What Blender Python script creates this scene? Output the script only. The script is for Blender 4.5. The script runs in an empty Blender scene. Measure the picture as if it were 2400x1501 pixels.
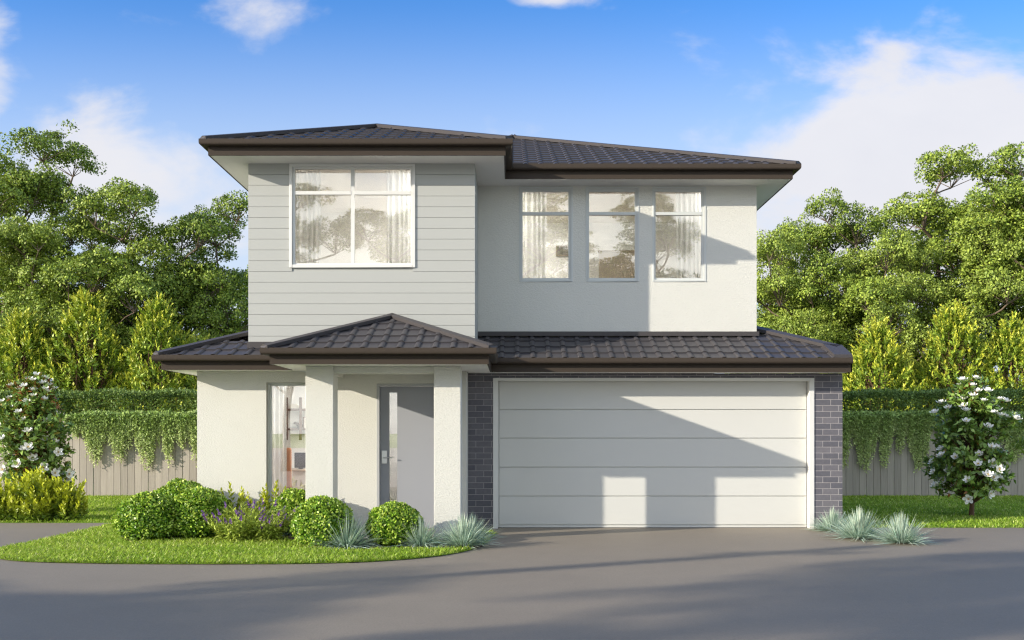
import bpy, bmesh, math, random
import numpy as np
from mathutils import Vector, Matrix

C = bpy.context.scene
COL = C.collection
R = math.radians

# ------------------------------------------------------------------ camera, sky, sun, exposure
EYE, F, HOR = 1.48, 2333.0, 1012.0          # eye height, focal length and horizon of a 2400 px wide frame
cam_d = bpy.data.cameras.new('camera')
cam = bpy.data.objects.new('camera', cam_d)
COL.objects.link(cam)
cam.location = (0, 0, EYE)
cam.rotation_euler = (R(90), 0, 0)
cam_d.sensor_width = 36.0
cam_d.lens = 36.0 * F / 2400.0
cam_d.shift_y = (HOR - 750.5) / 2400.0
cam_d.clip_end = 2000
C.camera = cam

SUN_TRAVEL = Vector((2.085, 1.0, -0.71)).normalized()
SUN_EL = math.asin(-SUN_TRAVEL.z)
SUN_ROT = math.atan2(-SUN_TRAVEL.x, -SUN_TRAVEL.y)
sd = bpy.data.lights.new('sun', 'SUN')
sd.energy = 2.5
sd.angle = R(0.5)
sd.color = (1.0, 0.915, 0.785)
sun = bpy.data.objects.new('sun', sd)
COL.objects.link(sun)
sun.location = (-20, -10, 12)
sun.rotation_euler = SUN_TRAVEL.to_track_quat('-Z', 'Y').to_euler()

C.view_settings.view_transform = 'Standard'
C.view_settings.look = 'None'
C.view_settings.gamma = 1
C.view_settings.use_curve_mapping = False
C.view_settings.exposure = 1.37
C.render.engine = 'CYCLES'
cy = C.cycles
cy.max_bounces = 7
cy.diffuse_bounces = 3
cy.glossy_bounces = 3
cy.transmission_bounces = 4
cy.transparent_max_bounces = 12
cy.sample_clamp_indirect = 6
cy.caustics_reflective = False
cy.caustics_refractive = False
cy.use_denoising = True
cy.denoising_prefilter = 'NONE'
cy.filter_width = 1.25


class NT:
    """small helper for node trees"""
    def __init__(self, tree):
        self.t = tree
        self.n = tree.nodes
        self.l = tree.links

    def add(self, kind, **kw):
        nd = self.n.new(kind)
        for k, v in kw.items():
            if k.startswith('in_'):
                key = k[3:]
                nd.inputs[int(key) if key.isdigit() else key].default_value = v
            else:
                setattr(nd, k, v)
        return nd

    def link(self, a, b):
        self.l.new(a, b)

    def math(self, op, a, b=None, c=None, clamp=False):
        nd = self.n.new('ShaderNodeMath')
        nd.operation = op
        nd.use_clamp = clamp
        for i, v in enumerate((a, b, c)):
            if v is None:
                continue
            if isinstance(v, (int, float)):
                nd.inputs[i].default_value = v
            else:
                self.l.new(v, nd.inputs[i])
        return nd.outputs[0]

    def mix(self, fac, a, b, blend='MIX'):
        nd = self.n.new('ShaderNodeMix')
        nd.data_type = 'RGBA'
        nd.blend_type = blend
        for sock, v in ((nd.inputs[0], fac), (nd.inputs[6], a), (nd.inputs[7], b)):
            if isinstance(v, (int, float)):
                sock.default_value = v
            elif isinstance(v, tuple):
                sock.default_value = (*v[:3], 1)
            else:
                self.l.new(v, sock)
        return nd.outputs[2]


def make_world():
    w = bpy.data.worlds.new('World')
    C.world = w
    w.use_nodes = True
    t = NT(w.node_tree)
    t.n.clear()
    out = t.add('ShaderNodeOutputWorld')
    bg = t.add('ShaderNodeBackground')
    bg.inputs['Strength'].default_value = 0.15
    sky = t.add('ShaderNodeTexSky')
    sky.sky_type = 'NISHITA'
    sky.sun_disc = False
    sky.sun_elevation = SUN_EL
    sky.sun_rotation = SUN_ROT
    sky.altitude = 0
    sky.air_density = 1.0
    sky.dust_density = 0.6
    sky.ozone_density = 2.5
    hs = t.add('ShaderNodeHueSaturation')
    hs.inputs['Saturation'].default_value = 1.42
    hs.inputs['Value'].default_value = 0.72
    t.link(t.mix(1.0, sky.outputs[0], (1.12, .96, 1.0), 'MULTIPLY'), hs.inputs['Color'])
    tc = t.add('ShaderNodeTexCoord')
    sep = t.add('ShaderNodeSeparateXYZ')
    t.link(tc.outputs['Generated'], sep.inputs[0])
    y = t.math('MAXIMUM', t.math('ABSOLUTE', sep.outputs[1]), 0.12)
    u = t.math('DIVIDE', sep.outputs[0], y)
    v = t.math('DIVIDE', sep.outputs[2], y)
    cb = t.add('ShaderNodeCombineXYZ')
    t.link(u, cb.inputs[0])
    t.link(v, cb.inputs[1])
    t.link(t.math('SIGN', sep.outputs[1]), cb.inputs[2])
    mp = t.add('ShaderNodeMapping')
    mp.inputs['Scale'].default_value = (1.0, 1.7, 1.0)
    t.link(cb.outputs[0], mp.inputs[0])
    nz = t.add('ShaderNodeTexNoise')
    nz.inputs['Scale'].default_value = 6.3
    nz.inputs['Detail'].default_value = 9
    nz.inputs['Roughness'].default_value = 0.56
    nz.inputs['Distortion'].default_value = 0.25
    t.link(mp.outputs[0], nz.inputs['Vector'])
    mask = None
    #          u      v      ru    rv    strength
    blobs = [(0.42, 0.285, 0.19, 0.10, 1.40), (0.47, 0.21, 0.30, 0.10, 0.95), (0.33, 0.245, 0.12, 0.05, 0.7),
             (-0.40, 0.265, 0.14, 0.075, 0.98), (-0.24, 0.432, 0.06, 0.03, 0.62), (-0.53, 0.375, 0.055, 0.07, 0.8),
             (-0.37, 0.20, 0.25, 0.07, 0.75), (0.04, 0.437, 0.05, 0.014, 0.75)]
    for (bu, bv, ru, rv, s) in blobs:
        a = t.math('DIVIDE', t.math('SUBTRACT', u, bu), ru)
        b = t.math('DIVIDE', t.math('SUBTRACT', v, bv), rv)
        q = t.math('ADD', t.math('MULTIPLY', a, a), t.math('MULTIPLY', b, b))
        g = t.math('MULTIPLY', t.math('EXPONENT', t.math('MULTIPLY', q, -0.9)), s)
        mask = g if mask is None else t.math('MAXIMUM', mask, g)
    val = t.math('ADD', t.math('MULTIPLY', mask, 0.85), t.math('MULTIPLY', t.math('SUBTRACT', nz.outputs[0], 0.5), 2.0))
    back = t.math('LESS_THAN', sep.outputs[1], 0.0)          # bright cloud added unseen behind the viewer to lift the shade
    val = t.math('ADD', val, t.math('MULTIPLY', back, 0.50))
    mr = t.add('ShaderNodeMapRange')
    mr.interpolation_type = 'SMOOTHSTEP'
    mr.inputs['From Min'].default_value = 0.26
    mr.inputs['From Max'].default_value = 0.80
    t.link(val, mr.inputs['Value'])
    dens = t.math('MULTIPLY', mr.outputs[0], 0.93)
    # thin haze lightening the low sky
    hz = t.add('ShaderNodeMapRange')
    hz.interpolation_type = 'SMOOTHSTEP'
    hz.inputs['From Min'].default_value = 0.46
    hz.inputs['From Max'].default_value = 0.16
    hz.inputs['To Max'].default_value = 0.88
    t.link(v, hz.inputs['Value'])
    base = t.mix(hz.outputs[0], hs.outputs[0], (1.75, 2.02, 2.42))
    cloud = t.mix(t.math('MULTIPLY', nz.outputs[0], 0.6), (2.42, 2.38, 2.42), (1.75, 1.78, 2.0))
    cloud = t.mix(back, cloud, (4.3, 4.45, 4.3))  # cloud behind the viewer set brighter, as fill light
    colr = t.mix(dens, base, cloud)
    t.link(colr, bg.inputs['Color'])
    t.link(bg.outputs[0], out.inputs[0])


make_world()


# ------------------------------------------------------------------ helpers
def X(px, d):
    return (px - 1200.0) * d / F


def Z(py, d):
    return EYE + (HOR - py) * d / F


def G(px, py):
    d = EYE * F / (py - HOR)
    return (X(px, d), d)


def tag(o, label=None, cat=None, group=None, kind=None):
    if label:
        o['label'] = label
    if cat:
        o['category'] = cat
    if group:
        o['group'] = group
    if kind:
        o['kind'] = kind
    return o


def thing(name, loc, label, cat, group=None):
    o = bpy.data.objects.new(name, None)
    o.empty_display_size = 0.2
    COL.objects.link(o)
    o.location = loc
    return tag(o, label, cat, group)


def world_loc(o):
    v = Vector((0, 0, 0))
    while o:
        v += o.location
        o = o.parent
    return v


def link(name, me, mats, parent=None, smooth=False, loc=(0, 0, 0)):
    o = bpy.data.objects.new(name, me)
    COL.objects.link(o)
    if parent:
        o.parent = parent
    o.location = loc
    for m in (mats if isinstance(mats, (list, tuple)) else [mats]):
        me.materials.append(m)
    if smooth:
        me.polygons.foreach_set('use_smooth', [True] * len(me.polygons))
    return o


def copy_tree(o, parent=None):
    c = o.copy()
    COL.objects.link(c)
    if parent:
        c.parent = parent
    for ch in list(o.children):
        copy_tree(ch, c)
    return c


class MB:
    """collects faces in world coordinates and links them as one mesh object"""
    def __init__(self):
        self.v, self.f, self.mi = [], [], []

    def quad(self, *p, mi=0):
        b = len(self.v)
        self.v += [tuple(q) for q in p]
        self.f.append(tuple(range(b, b + len(p))))
        self.mi.append(mi)

    def box(self, x0, x1, y0, y1, z0, z1, mi=0):
        b = len(self.v)
        self.v += [(x0, y0, z0), (x1, y0, z0), (x1, y1, z0), (x0, y1, z0), (x0, y0, z1), (x1, y0, z1), (x1, y1, z1), (x0, y1, z1)]
        for q in ((0, 3, 2, 1), (4, 5, 6, 7), (0, 1, 5, 4), (1, 2, 6, 5), (2, 3, 7, 6), (3, 0, 4, 7)):
            self.f.append(tuple(b + i for i in q))
            self.mi.append(mi)

    def inside(self, x0, x1, y0, y1, z0, z1, skip=(), mis=(0, 0, 0)):
        """room lining seen from inside; mis = floor, ceiling, wall"""
        q = {'floor': ((x0, y0, z0), (x1, y0, z0), (x1, y1, z0), (x0, y1, z0)), 'ceil': ((x0, y0, z1), (x0, y1, z1), (x1, y1, z1), (x1, y0, z1)),
             'back': ((x0, y1, z0), (x1, y1, z0), (x1, y1, z1), (x0, y1, z1)), 'left': ((x0, y0, z0), (x0, y1, z0), (x0, y1, z1), (x0, y0, z1)),
             'right': ((x1, y1, z0), (x1, y0, z0), (x1, y0, z1), (x1, y1, z1))}
        for k, p in q.items():
            if k not in skip:
                self.quad(*p, mi={'floor': mis[0], 'ceil': mis[1]}.get(k, mis[2]))

    def wall(self, x0, x1, z0, z1, y, t, holes=(), mi=0):
        """wall facing -Y at y, thickness t, rectangular holes (hx0,hx1,hz0,hz1)"""
        xs = sorted({x0, x1, *[h[0] for h in holes], *[h[1] for h in holes]})
        zs = sorted({z0, z1, *[h[2] for h in holes], *[h[3] for h in holes]})
        xs = [x for x in xs if x0 <= x <= x1]
        zs = [z for z in zs if z0 <= z <= z1]

        def hole(i, j):
            if i < 0 or j < 0 or i >= len(xs) - 1 or j >= len(zs) - 1:
                return True
            cx, cz = (xs[i] + xs[i + 1]) / 2, (zs[j] + zs[j + 1]) / 2
            return any(h[0] < cx < h[1] and h[2] < cz < h[3] for h in holes)
        for i in range(len(xs) - 1):
            for j in range(len(zs) - 1):
                if hole(i, j):
                    continue
                a, b, c, d = xs[i], xs[i + 1], zs[j], zs[j + 1]
                self.quad((a, y, c), (b, y, c), (b, y, d), (a, y, d), mi=mi)
                self.quad((b, y + t, c), (a, y + t, c), (a, y + t, d), (b, y + t, d), mi=mi)
                if hole(i - 1, j):
                    self.quad((a, y + t, c), (a, y, c), (a, y, d), (a, y + t, d), mi=mi)
                if hole(i + 1, j):
                    self.quad((b, y, c), (b, y + t, c), (b, y + t, d), (b, y, d), mi=mi)
                if hole(i, j - 1):
                    self.quad((a, y + t, c), (b, y + t, c), (b, y, c), (a, y, c), mi=mi)
                if hole(i, j + 1):
                    self.quad((a, y, d), (b, y, d), (b, y + t, d), (a, y + t, d), mi=mi)

    def tube(self, pts, rads, n=6, cap=True, mi=0):
        pts = [Vector(p) for p in pts]
        rings = []
        for i, p in enumerate(pts):
            d = (pts[min(i + 1, len(pts) - 1)] - pts[max(i - 1, 0)]).normalized()
            a = d.orthogonal().normalized() if abs(d.z) > .9 else d.cross(Vector((0, 0, 1))).normalized()
            b = d.cross(a)
            base = len(self.v)
            for k in range(n):
                an = 2 * math.pi * k / n
                self.v.append(tuple(p + (a * math.cos(an) + b * math.sin(an)) * rads[i]))
            rings.append(base)
        for r0, r1 in zip(rings, rings[1:]):
            for k in range(n):
                self.f.append((r0 + k, r0 + (k + 1) % n, r1 + (k + 1) % n, r1 + k))
                self.mi.append(mi)
        if cap:
            self.f.append(tuple(reversed(range(rings[0], rings[0] + n))))
            self.f.append(tuple(range(rings[-1], rings[-1] + n)))
            self.mi += [mi, mi]

    def sweep(self, path, profile, closed_profile=True, mi=0):
        """sweep a profile [(out, z)] along a plan polyline; 'out' is to the right of travel, corners are mitred"""
        P = [Vector((p[0], p[1])) for p in path]
        nrm = []
        for a, b in zip(P, P[1:]):
            d = (b - a).normalized()
            nrm.append(Vector((d.y, -d.x)))
        rings = []
        for i, p in enumerate(P):
            if i == 0:
                m = nrm[0]
            elif i == len(P) - 1:
                m = nrm[-1]
            else:
                m = (nrm[i - 1] + nrm[i])
                m = m / max(0.2, m.dot(nrm[i]))
            base = len(self.v)
            for (o, z) in profile:
                self.v.append((p.x + m.x * o, p.y + m.y * o, z))
            rings.append(base)
        n = len(profile)
        for r0, r1 in zip(rings, rings[1:]):
            for k in range(n if closed_profile else n - 1):
                self.f.append((r0 + k, r0 + (k + 1) % n, r1 + (k + 1) % n, r1 + k))
                self.mi.append(mi)
        if closed_profile:
            self.f.append(tuple(range(rings[0], rings[0] + n)))
            self.f.append(tuple(reversed(range(rings[-1], rings[-1] + n))))
            self.mi += [mi, mi]

    def build(self, name, mats, parent=None, smooth=False, bevel=0, origin=None):
        o_ = world_loc(parent) if parent else Vector(origin or (0, 0, 0))
        me = bpy.data.meshes.new(name)
        me.from_pydata([(a - o_.x, b - o_.y, c - o_.z) for a, b, c in self.v], [], self.f)
        me.polygons.foreach_set('material_index', self.mi)
        bm = bmesh.new()
        bm.from_mesh(me)
        bmesh.ops.remove_doubles(bm, verts=bm.verts, dist=1e-5)
        bmesh.ops.recalc_face_normals(bm, faces=bm.faces)
        bm.to_mesh(me)
        bm.free()
        o = link(name, me, mats, parent, smooth, (0, 0, 0) if parent else tuple(o_))
        if bevel:
            m = o.modifiers.new('bevel', 'BEVEL')
            m.width = bevel
            m.segments = 2
            m.limit_method = 'ANGLE'
        return o


# ------------------------------------------------------------------ materials
def mat(name, col=(.5, .5, .5), rough=.6, spec=.5, metal=0.0, var=0.0, vscale=3.0, bump=0.0, bscale=60.0, bstretch=(1, 1, 1), coat=0.0):
    m = bpy.data.materials.new(name)
    m.use_nodes = True
    t = NT(m.node_tree)
    b = t.n['Principled BSDF']
    b.inputs['Base Color'].default_value = (*col, 1)
    b.inputs['Roughness'].default_value = rough
    b.inputs['Specular IOR Level'].default_value = spec
    b.inputs['Metallic'].default_value = metal
    b.inputs['Coat Weight'].default_value = coat
    tc = t.add('ShaderNodeTexCoord')
    if var:
        nz = t.add('ShaderNodeTexNoise')
        nz.inputs['Scale'].default_value = vscale
        nz.inputs['Detail'].default_value = 6
        nz.inputs['Roughness'].default_value = .65
        t.link(tc.outputs['Object'], nz.inputs['Vector'])
        lo = tuple(c * (1 - var) for c in col)
        hi = tuple(min(.95, c * (1 + var)) for c in col)
        t.link(t.mix(nz.outputs[0], lo, hi), b.inputs['Base Color'])
    if bump:
        mp = t.add('ShaderNodeMapping')
        mp.inputs['Scale'].default_value = bstretch
        t.link(tc.outputs['Object'], mp.inputs[0])
        nb = t.add('ShaderNodeTexNoise')
        nb.inputs['Scale'].default_value = bscale
        nb.inputs['Detail'].default_value = 5
        nb.inputs['Roughness'].default_value = .6
        t.link(mp.outputs[0], nb.inputs['Vector'])
        bp = t.add('ShaderNodeBump')
        bp.inputs['Strength'].default_value = bump
        bp.inputs['Distance'].default_value = .012
        t.link(nb.outputs[0], bp.inputs['Height'])
        t.link(bp.outputs[0], b.inputs['Normal'])
    return m


M = {}
M['stucco'] = mat('stucco', (.67, .665, .605), .9, .2, var=.035, vscale=1.3, bump=.75, bscale=42, bstretch=(1, 1, 2.2))
M['cladding'] = mat('painted_cladding', (.435, .445, .417), .6, .25, var=.02, vscale=1.7)
M['frame'] = mat('window_frame_paint', (.72, .72, .68), .4, .35)
M['frame_shaded'] = mat('shaded_window_frame_paint', (.60, .62, .595), .45, .3)  # same paint as the other frames, shade put into the colour
M['soffit'] = mat('soffit_paint', (.86, .85, .82), .7, .2)
M['tile'] = mat('roof_tile', (.062, .058, .061), .5, .3, var=.16, vscale=2.2, bump=.12, bscale=90)
M['ridge'] = mat('ridge_tile', (.066, .060, .060), .5, .3, var=.12, vscale=2.5)
M['gutter'] = mat('gutter_paint', (.058, .046, .036), .5, .12)
M['garage'] = mat('garage_door_paint', (.62, .62, .58), .55, .3, var=.02, vscale=1.1, bump=.06, bscale=120)
M['door'] = mat('door_paint', (.33, .34, .365), .45, .3)
M['doorframe'] = mat('door_frame_paint', (.42, .43, .43), .45, .4)
M['steel'] = mat('brushed_steel', (.62, .62, .60), .28, .5, metal=1.0)
M['room'] = mat('room_wall_paint', (.80, .785, .755), .9, .1)
M['ceil'] = mat('room_ceiling_paint', (.82, .80, .76), .9, .1)
M['floorb'] = mat('timber_floor', (.42, .30, .20), .4, .4, var=.15, vscale=4)
M['walnut'] = mat('walnut_wood', (.10, .052, .034), .5, .4, var=.2, vscale=8)
M['shelf'] = mat('shelf_timber', (.42, .33, .25), .55, .3)
M['leather'] = mat('tan_leather', (.46, .20, .10), .5, .4)
M['black'] = mat('black_plastic', (.018, .018, .02), .4, .4)
M['paper'] = mat('paper', (.7, .66, .58), .8, .1)
M['trunk'] = mat('bark', (.155, .115, .085), .85, .2, var=.35, vscale=7, bump=.5, bscale=25, bstretch=(1, 1, .3))
M['twig'] = mat('twig_bark', (.13, .075, .045), .8, .2, var=.3, vscale=9)
M['soil'] = mat('mulch', (.10, .075, .055), .95, .1, var=.6, vscale=45, bump=.9, bscale=55)
M['petal'] = mat('white_petal', (.87, .87, .82), .55, .3)
M['stamen'] = mat('stamen', (.62, .45, .16), .7, .2)
M['purple'] = mat('purple_bloom', (.27, .13, .44), .6, .2, var=.25, vscale=30)
M['linen'] = mat('headboard_linen', (.42, .36, .30), .9, .1)


def room_fill_mat():  # glow of the added panels that brighten the rooms
    m = bpy.data.materials.new('room_fill_glow')
    m.use_nodes = True
    b = m.node_tree.nodes['Principled BSDF']
    b.inputs['Emission Color'].default_value = (1, .99, .97, 1)
    b.inputs['Emission Strength'].default_value = 6.8
    return m


def glass_mat():
    m = bpy.data.materials.new('window_glass')
    m.use_nodes = True
    t = NT(m.node_tree)
    t.n.clear()
    out = t.add('ShaderNodeOutputMaterial')
    tr = t.add('ShaderNodeBsdfTransparent')
    tr.inputs[0].default_value = (.97, .97, .95, 1)
    gl = t.add('ShaderNodeBsdfGlossy')
    gl.inputs['Roughness'].default_value = 0.0
    gl.inputs[0].default_value = (1, .98, .96, 1)
    fr = t.add('ShaderNodeFresnel')
    fr.inputs[0].default_value = 1.5
    fac = t.math('MULTIPLY_ADD', fr.outputs[0], .9, .13, clamp=True)
    mx = t.add('ShaderNodeMixShader')
    t.link(fac, mx.inputs[0])
    t.link(tr.outputs[0], mx.inputs[1])
    t.link(gl.outputs[0], mx.inputs[2])
    t.link(mx.outputs[0], out.inputs[0])
    return m


def curtain_mat():
    m = bpy.data.materials.new('sheer_curtain')
    m.use_nodes = True
    t = NT(m.node_tree)
    t.n.clear()
    out = t.add('ShaderNodeOutputMaterial')
    df = t.add('ShaderNodeBsdfDiffuse')
    df.inputs[0].default_value = (.93, .92, .90, 1)
    tl = t.add('ShaderNodeBsdfTranslucent')
    tl.inputs[0].default_value = (.93, .92, .90, 1)
    tr = t.add('ShaderNodeBsdfTransparent')
    m1 = t.add('ShaderNodeMixShader', in_0=.4)
    m2 = t.add('ShaderNodeMixShader', in_0=.16)
    t.link(df.outputs[0], m1.inputs[1])
    t.link(tl.outputs[0], m1.inputs[2])
    t.link(m1.outputs[0], m2.inputs[1])
    t.link(tr.outputs[0], m2.inputs[2])
    t.link(m2.outputs[0], out.inputs[0])
    return m


def brick_mat():
    m = bpy.data.materials.new('brick')
    m.use_nodes = True
    t = NT(m.node_tree)
    b = t.n['Principled BSDF']
    tc = t.add('ShaderNodeTexCoord')
    sp = t.add('ShaderNodeSeparateXYZ')
    t.link(tc.outputs['Object'], sp.inputs[0])
    cb = t.add('ShaderNodeCombineXYZ')
    t.link(t.math('ADD', sp.outputs[0], sp.outputs[1]), cb.inputs[0])
    t.link(t.math('ADD', sp.outputs[2], 5.0), cb.inputs[1])
    bt = t.add('ShaderNodeTexBrick')
    bt.offset = .5
    bt.inputs['Scale'].default_value = 1.0
    bt.inputs['Brick Width'].default_value = .24
    bt.inputs['Row Height'].default_value = .0905
    bt.inputs['Mortar Size'].default_value = .0042
    bt.inputs['Mortar Smooth'].default_value = .1
    bt.inputs['Bias'].default_value = -.2
    bt.inputs['Color1'].default_value = (.105, .104, .122, 1)
    bt.inputs['Color2'].default_value = (.17, .162, .176, 1)
    bt.inputs['Mortar'].default_value = (.35, .33, .33, 1)
    t.link(cb.outputs[0], bt.inputs['Vector'])
    nz = t.add('ShaderNodeTexNoise')
    nz.inputs['Scale'].default_value = 30
    nz.inputs['Detail'].default_value = 6
    t.link(tc.outputs['Object'], nz.inputs['Vector'])
    c = t.mix(.35, bt.outputs[0], t.mix(nz.outputs[0], (.35, .35, .35), (1.5, 1.5, 1.5)), 'MULTIPLY')
    t.link(c, b.inputs['Base Color'])
    b.inputs['Roughness'].default_value = .75
    h = t.math('SUBTRACT', t.math('MULTIPLY', nz.outputs[0], .25), bt.outputs[1])
    bp = t.add('ShaderNodeBump')
    bp.inputs['Strength'].default_value = .7
    bp.inputs['Distance'].default_value = .006
    t.link(h, bp.inputs['Height'])
    t.link(bp.outputs[0], b.inputs['Normal'])
    return m


def asphalt_mat():
    m = bpy.data.materials.new('asphalt')
    m.use_nodes = True
    t = NT(m.node_tree)
    b = t.n['Principled BSDF']
    tc = t.add('ShaderNodeTexCoord')
    n1 = t.add('ShaderNodeTexNoise')
    n1.inputs['Scale'].default_value = .55
    n1.inputs['Detail'].default_value = 7
    n1.inputs['Roughness'].default_value = .7
    n2 = t.add('ShaderNodeTexNoise')
    n2.inputs['Scale'].default_value = 95
    n2.inputs['Detail'].default_value = 3
    vo = t.add('ShaderNodeTexVoronoi')
    vo.inputs['Scale'].default_value = 16
    for n in (n1, n2, vo):
        t.link(tc.outputs['Object'], n.inputs['Vector'])
    c = t.mix(n1.outputs[0], (.215, .184, .145), (.285, .244, .19))
    c = t.mix(.42, c, t.mix(n2.outputs[0], (.45, .45, .45), (1.55, 1.55, 1.55)), 'MULTIPLY')
    speck = t.math('LESS_THAN', vo.outputs['Distance'], .035)
    c = t.mix(t.math('MULTIPLY', speck, .35), c, (.5, .47, .43))
    t.link(c, b.inputs['Base Color'])
    b.inputs['Roughness'].default_value = .62
    b.inputs['Specular IOR Level'].default_value = .22
    bp = t.add('ShaderNodeBump')
    bp.inputs['Strength'].default_value = .35
    bp.inputs['Distance'].default_value = .006
    t.link(n2.outputs[0], bp.inputs['Height'])
    t.link(bp.outputs[0], b.inputs['Normal'])
    return m


def fence_mat():
    m = bpy.data.materials.new('weathered_paling')
    m.use_nodes = True
    t = NT(m.node_tree)
    b = t.n['Principled BSDF']
    tc = t.add('ShaderNodeTexCoord')
    mp = t.add('ShaderNodeMapping')
    mp.inputs['Scale'].default_value = (26, 26, .9)
    t.link(tc.outputs['Object'], mp.inputs[0])
    nz = t.add('ShaderNodeTexNoise')
    nz.inputs['Scale'].default_value = 2.2
    nz.inputs['Detail'].default_value = 6
    t.link(mp.outputs[0], nz.inputs['Vector'])
    at = t.add('ShaderNodeAttribute')
    at.attribute_name = 'rnd'
    c = t.mix(nz.outputs[0], (.27, .235, .20), (.47, .42, .36))
    k = t.math('MULTIPLY_ADD', at.outputs['Fac'], .3, .85)
    vm = t.add('ShaderNodeVectorMath', operation='SCALE')
    t.link(c, vm.inputs[0])
    t.link(k, vm.inputs['Scale'])
    t.link(vm.outputs[0], b.inputs['Base Color'])
    b.inputs['Roughness'].default_value = .85
    return m


def leaf_mat(name, lo, hi, tip=None, rough=.5, trans=.35, var=.35, spec=.35):
    """lo/hi: leaf colours mixed at random per leaf; tip: colour of the young growth (attribute tint)"""
    m = bpy.data.materials.new(name)
    m.use_nodes = True
    t = NT(m.node_tree)
    b = t.n['Principled BSDF']
    out = t.n['Material Output']
    ar = t.add('ShaderNodeAttribute')
    ar.attribute_name = 'rnd'
    c = t.mix(ar.outputs['Fac'], lo, hi)
    if tip:
        at = t.add('ShaderNodeAttribute')
        at.attribute_name = 'tint'
        c = t.mix(at.outputs['Fac'], c, tip)
    k = t.math('MULTIPLY_ADD', t.math('FRACT', t.math('MULTIPLY', ar.outputs['Fac'], 7.31)), var * 2, 1 - var)
    vm = t.add('ShaderNodeVectorMath', operation='SCALE')
    t.link(c, vm.inputs[0])
    t.link(k, vm.inputs['Scale'])
    t.link(vm.outputs[0], b.inputs['Base Color'])
    b.inputs['Roughness'].default_value = rough
    b.inputs['Specular IOR Level'].default_value = spec
    tl = t.add('ShaderNodeBsdfTranslucent')
    t.link(t.mix(.5, vm.outputs[0], (.30, .36, .03), 'MIX'), tl.inputs[0])
    mx = t.add('ShaderNodeMixShader', in_0=trans)
    t.link(b.outputs[0], mx.inputs[1])
    t.link(tl.outputs[0], mx.inputs[2])
    t.link(mx.outputs[0], out.inputs[0])
    return m


M['room_fill'] = room_fill_mat()
M['glass'] = glass_mat()
M['curtain'] = curtain_mat()
M['brick'] = brick_mat()
M['asphalt'] = asphalt_mat()
M['fence'] = fence_mat()
M['tree_leaf'] = leaf_mat('tree_leaf', (.13, .21, .026), (.35, .43, .06), rough=.5, trans=.12, var=.45)
M['tree_leaf_dark'] = leaf_mat('tree_leaf_dark', (.10, .18, .024), (.31, .39, .055), rough=.5, trans=.10, var=.45)
M['tree_leaf_light'] = leaf_mat('tree_leaf_light', (.17, .25, .04), (.36, .44, .07), rough=.5, trans=.12, var=.45)
M['column_leaf'] = leaf_mat('column_shrub_leaf', (.15, .26, .03), (.36, .47, .05), (.64, .64, .07), rough=.45, trans=.15, var=.35)
M['gold_leaf'] = leaf_mat('golden_leaf', (.12, .20, .025), (.24, .33, .03), (.62, .66, .04), rough=.45, trans=.18, var=.3)
M['box_leaf'] = leaf_mat('box_leaf', (.07, .19, .012), (.22, .42, .03), (.60, .72, .10), rough=.38, trans=.12, var=.4, spec=.5)
M['hedge_leaf'] = leaf_mat('hedge_leaf', (.10, .18, .04), (.22, .31, .075), rough=.55, trans=.15)
M['vine_leaf'] = leaf_mat('trailing_leaf', (.17, .28, .06), (.40, .53, .15), (.62, .69, .30), rough=.5, trans=.2)
M['mag_leaf'] = leaf_mat('glossy_shrub_leaf', (.12, .23, .045), (.32, .46, .10), (.36, .11, .03), rough=.3, trans=.15, spec=.5)
M['fescue'] = leaf_mat('blue_grass_blade', (.30, .46, .40), (.55, .70, .60), (.85, .85, .62), rough=.6, trans=.25, var=.3)
M['salvia_leaf'] = leaf_mat('lance_leaf', (.26, .36, .04), (.50, .60, .10), rough=.5, trans=.3)
M['lawn'] = leaf_mat('lawn_blade', (.22, .40, .028), (.48, .64, .08), (.86, .88, .34), rough=.5, trans=.42, var=.38)


def turf_mat():
    m = mat('turf', (.22, .34, .045), .95, .1, var=.45, vscale=9, bump=.8, bscale=60)
    return m


M['turf'] = turf_mat()

# ------------------------------------------------------------------ dimensions of the house, in metres
TAN = .389                                # roof pitch
SEC = math.sqrt(1 + TAN * TAN)
ZG1, ZS1 = 2.57, 2.365                    # lower gutter top and soffit
ZG2, ZS2 = 5.60, 5.394                    # upper gutter top and soffit
YB, YL, YP, YG, YU = 14.54, 14.60, 13.42, 15.15, 15.85     # bay, lower wall, porch piers, garage brick, upper stucco
BX0, BX1 = -3.852, -.542                  # bay
LX0 = -4.618                              # lower left wall
UX1 = 3.895                               # upper right wall
GX1 = 5.03                                # garage right wall
YBACK = 20.9

house = thing('house', (0, YL, 0), 'two storey grey and cream house with dark tiled hip roofs', 'house')


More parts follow.
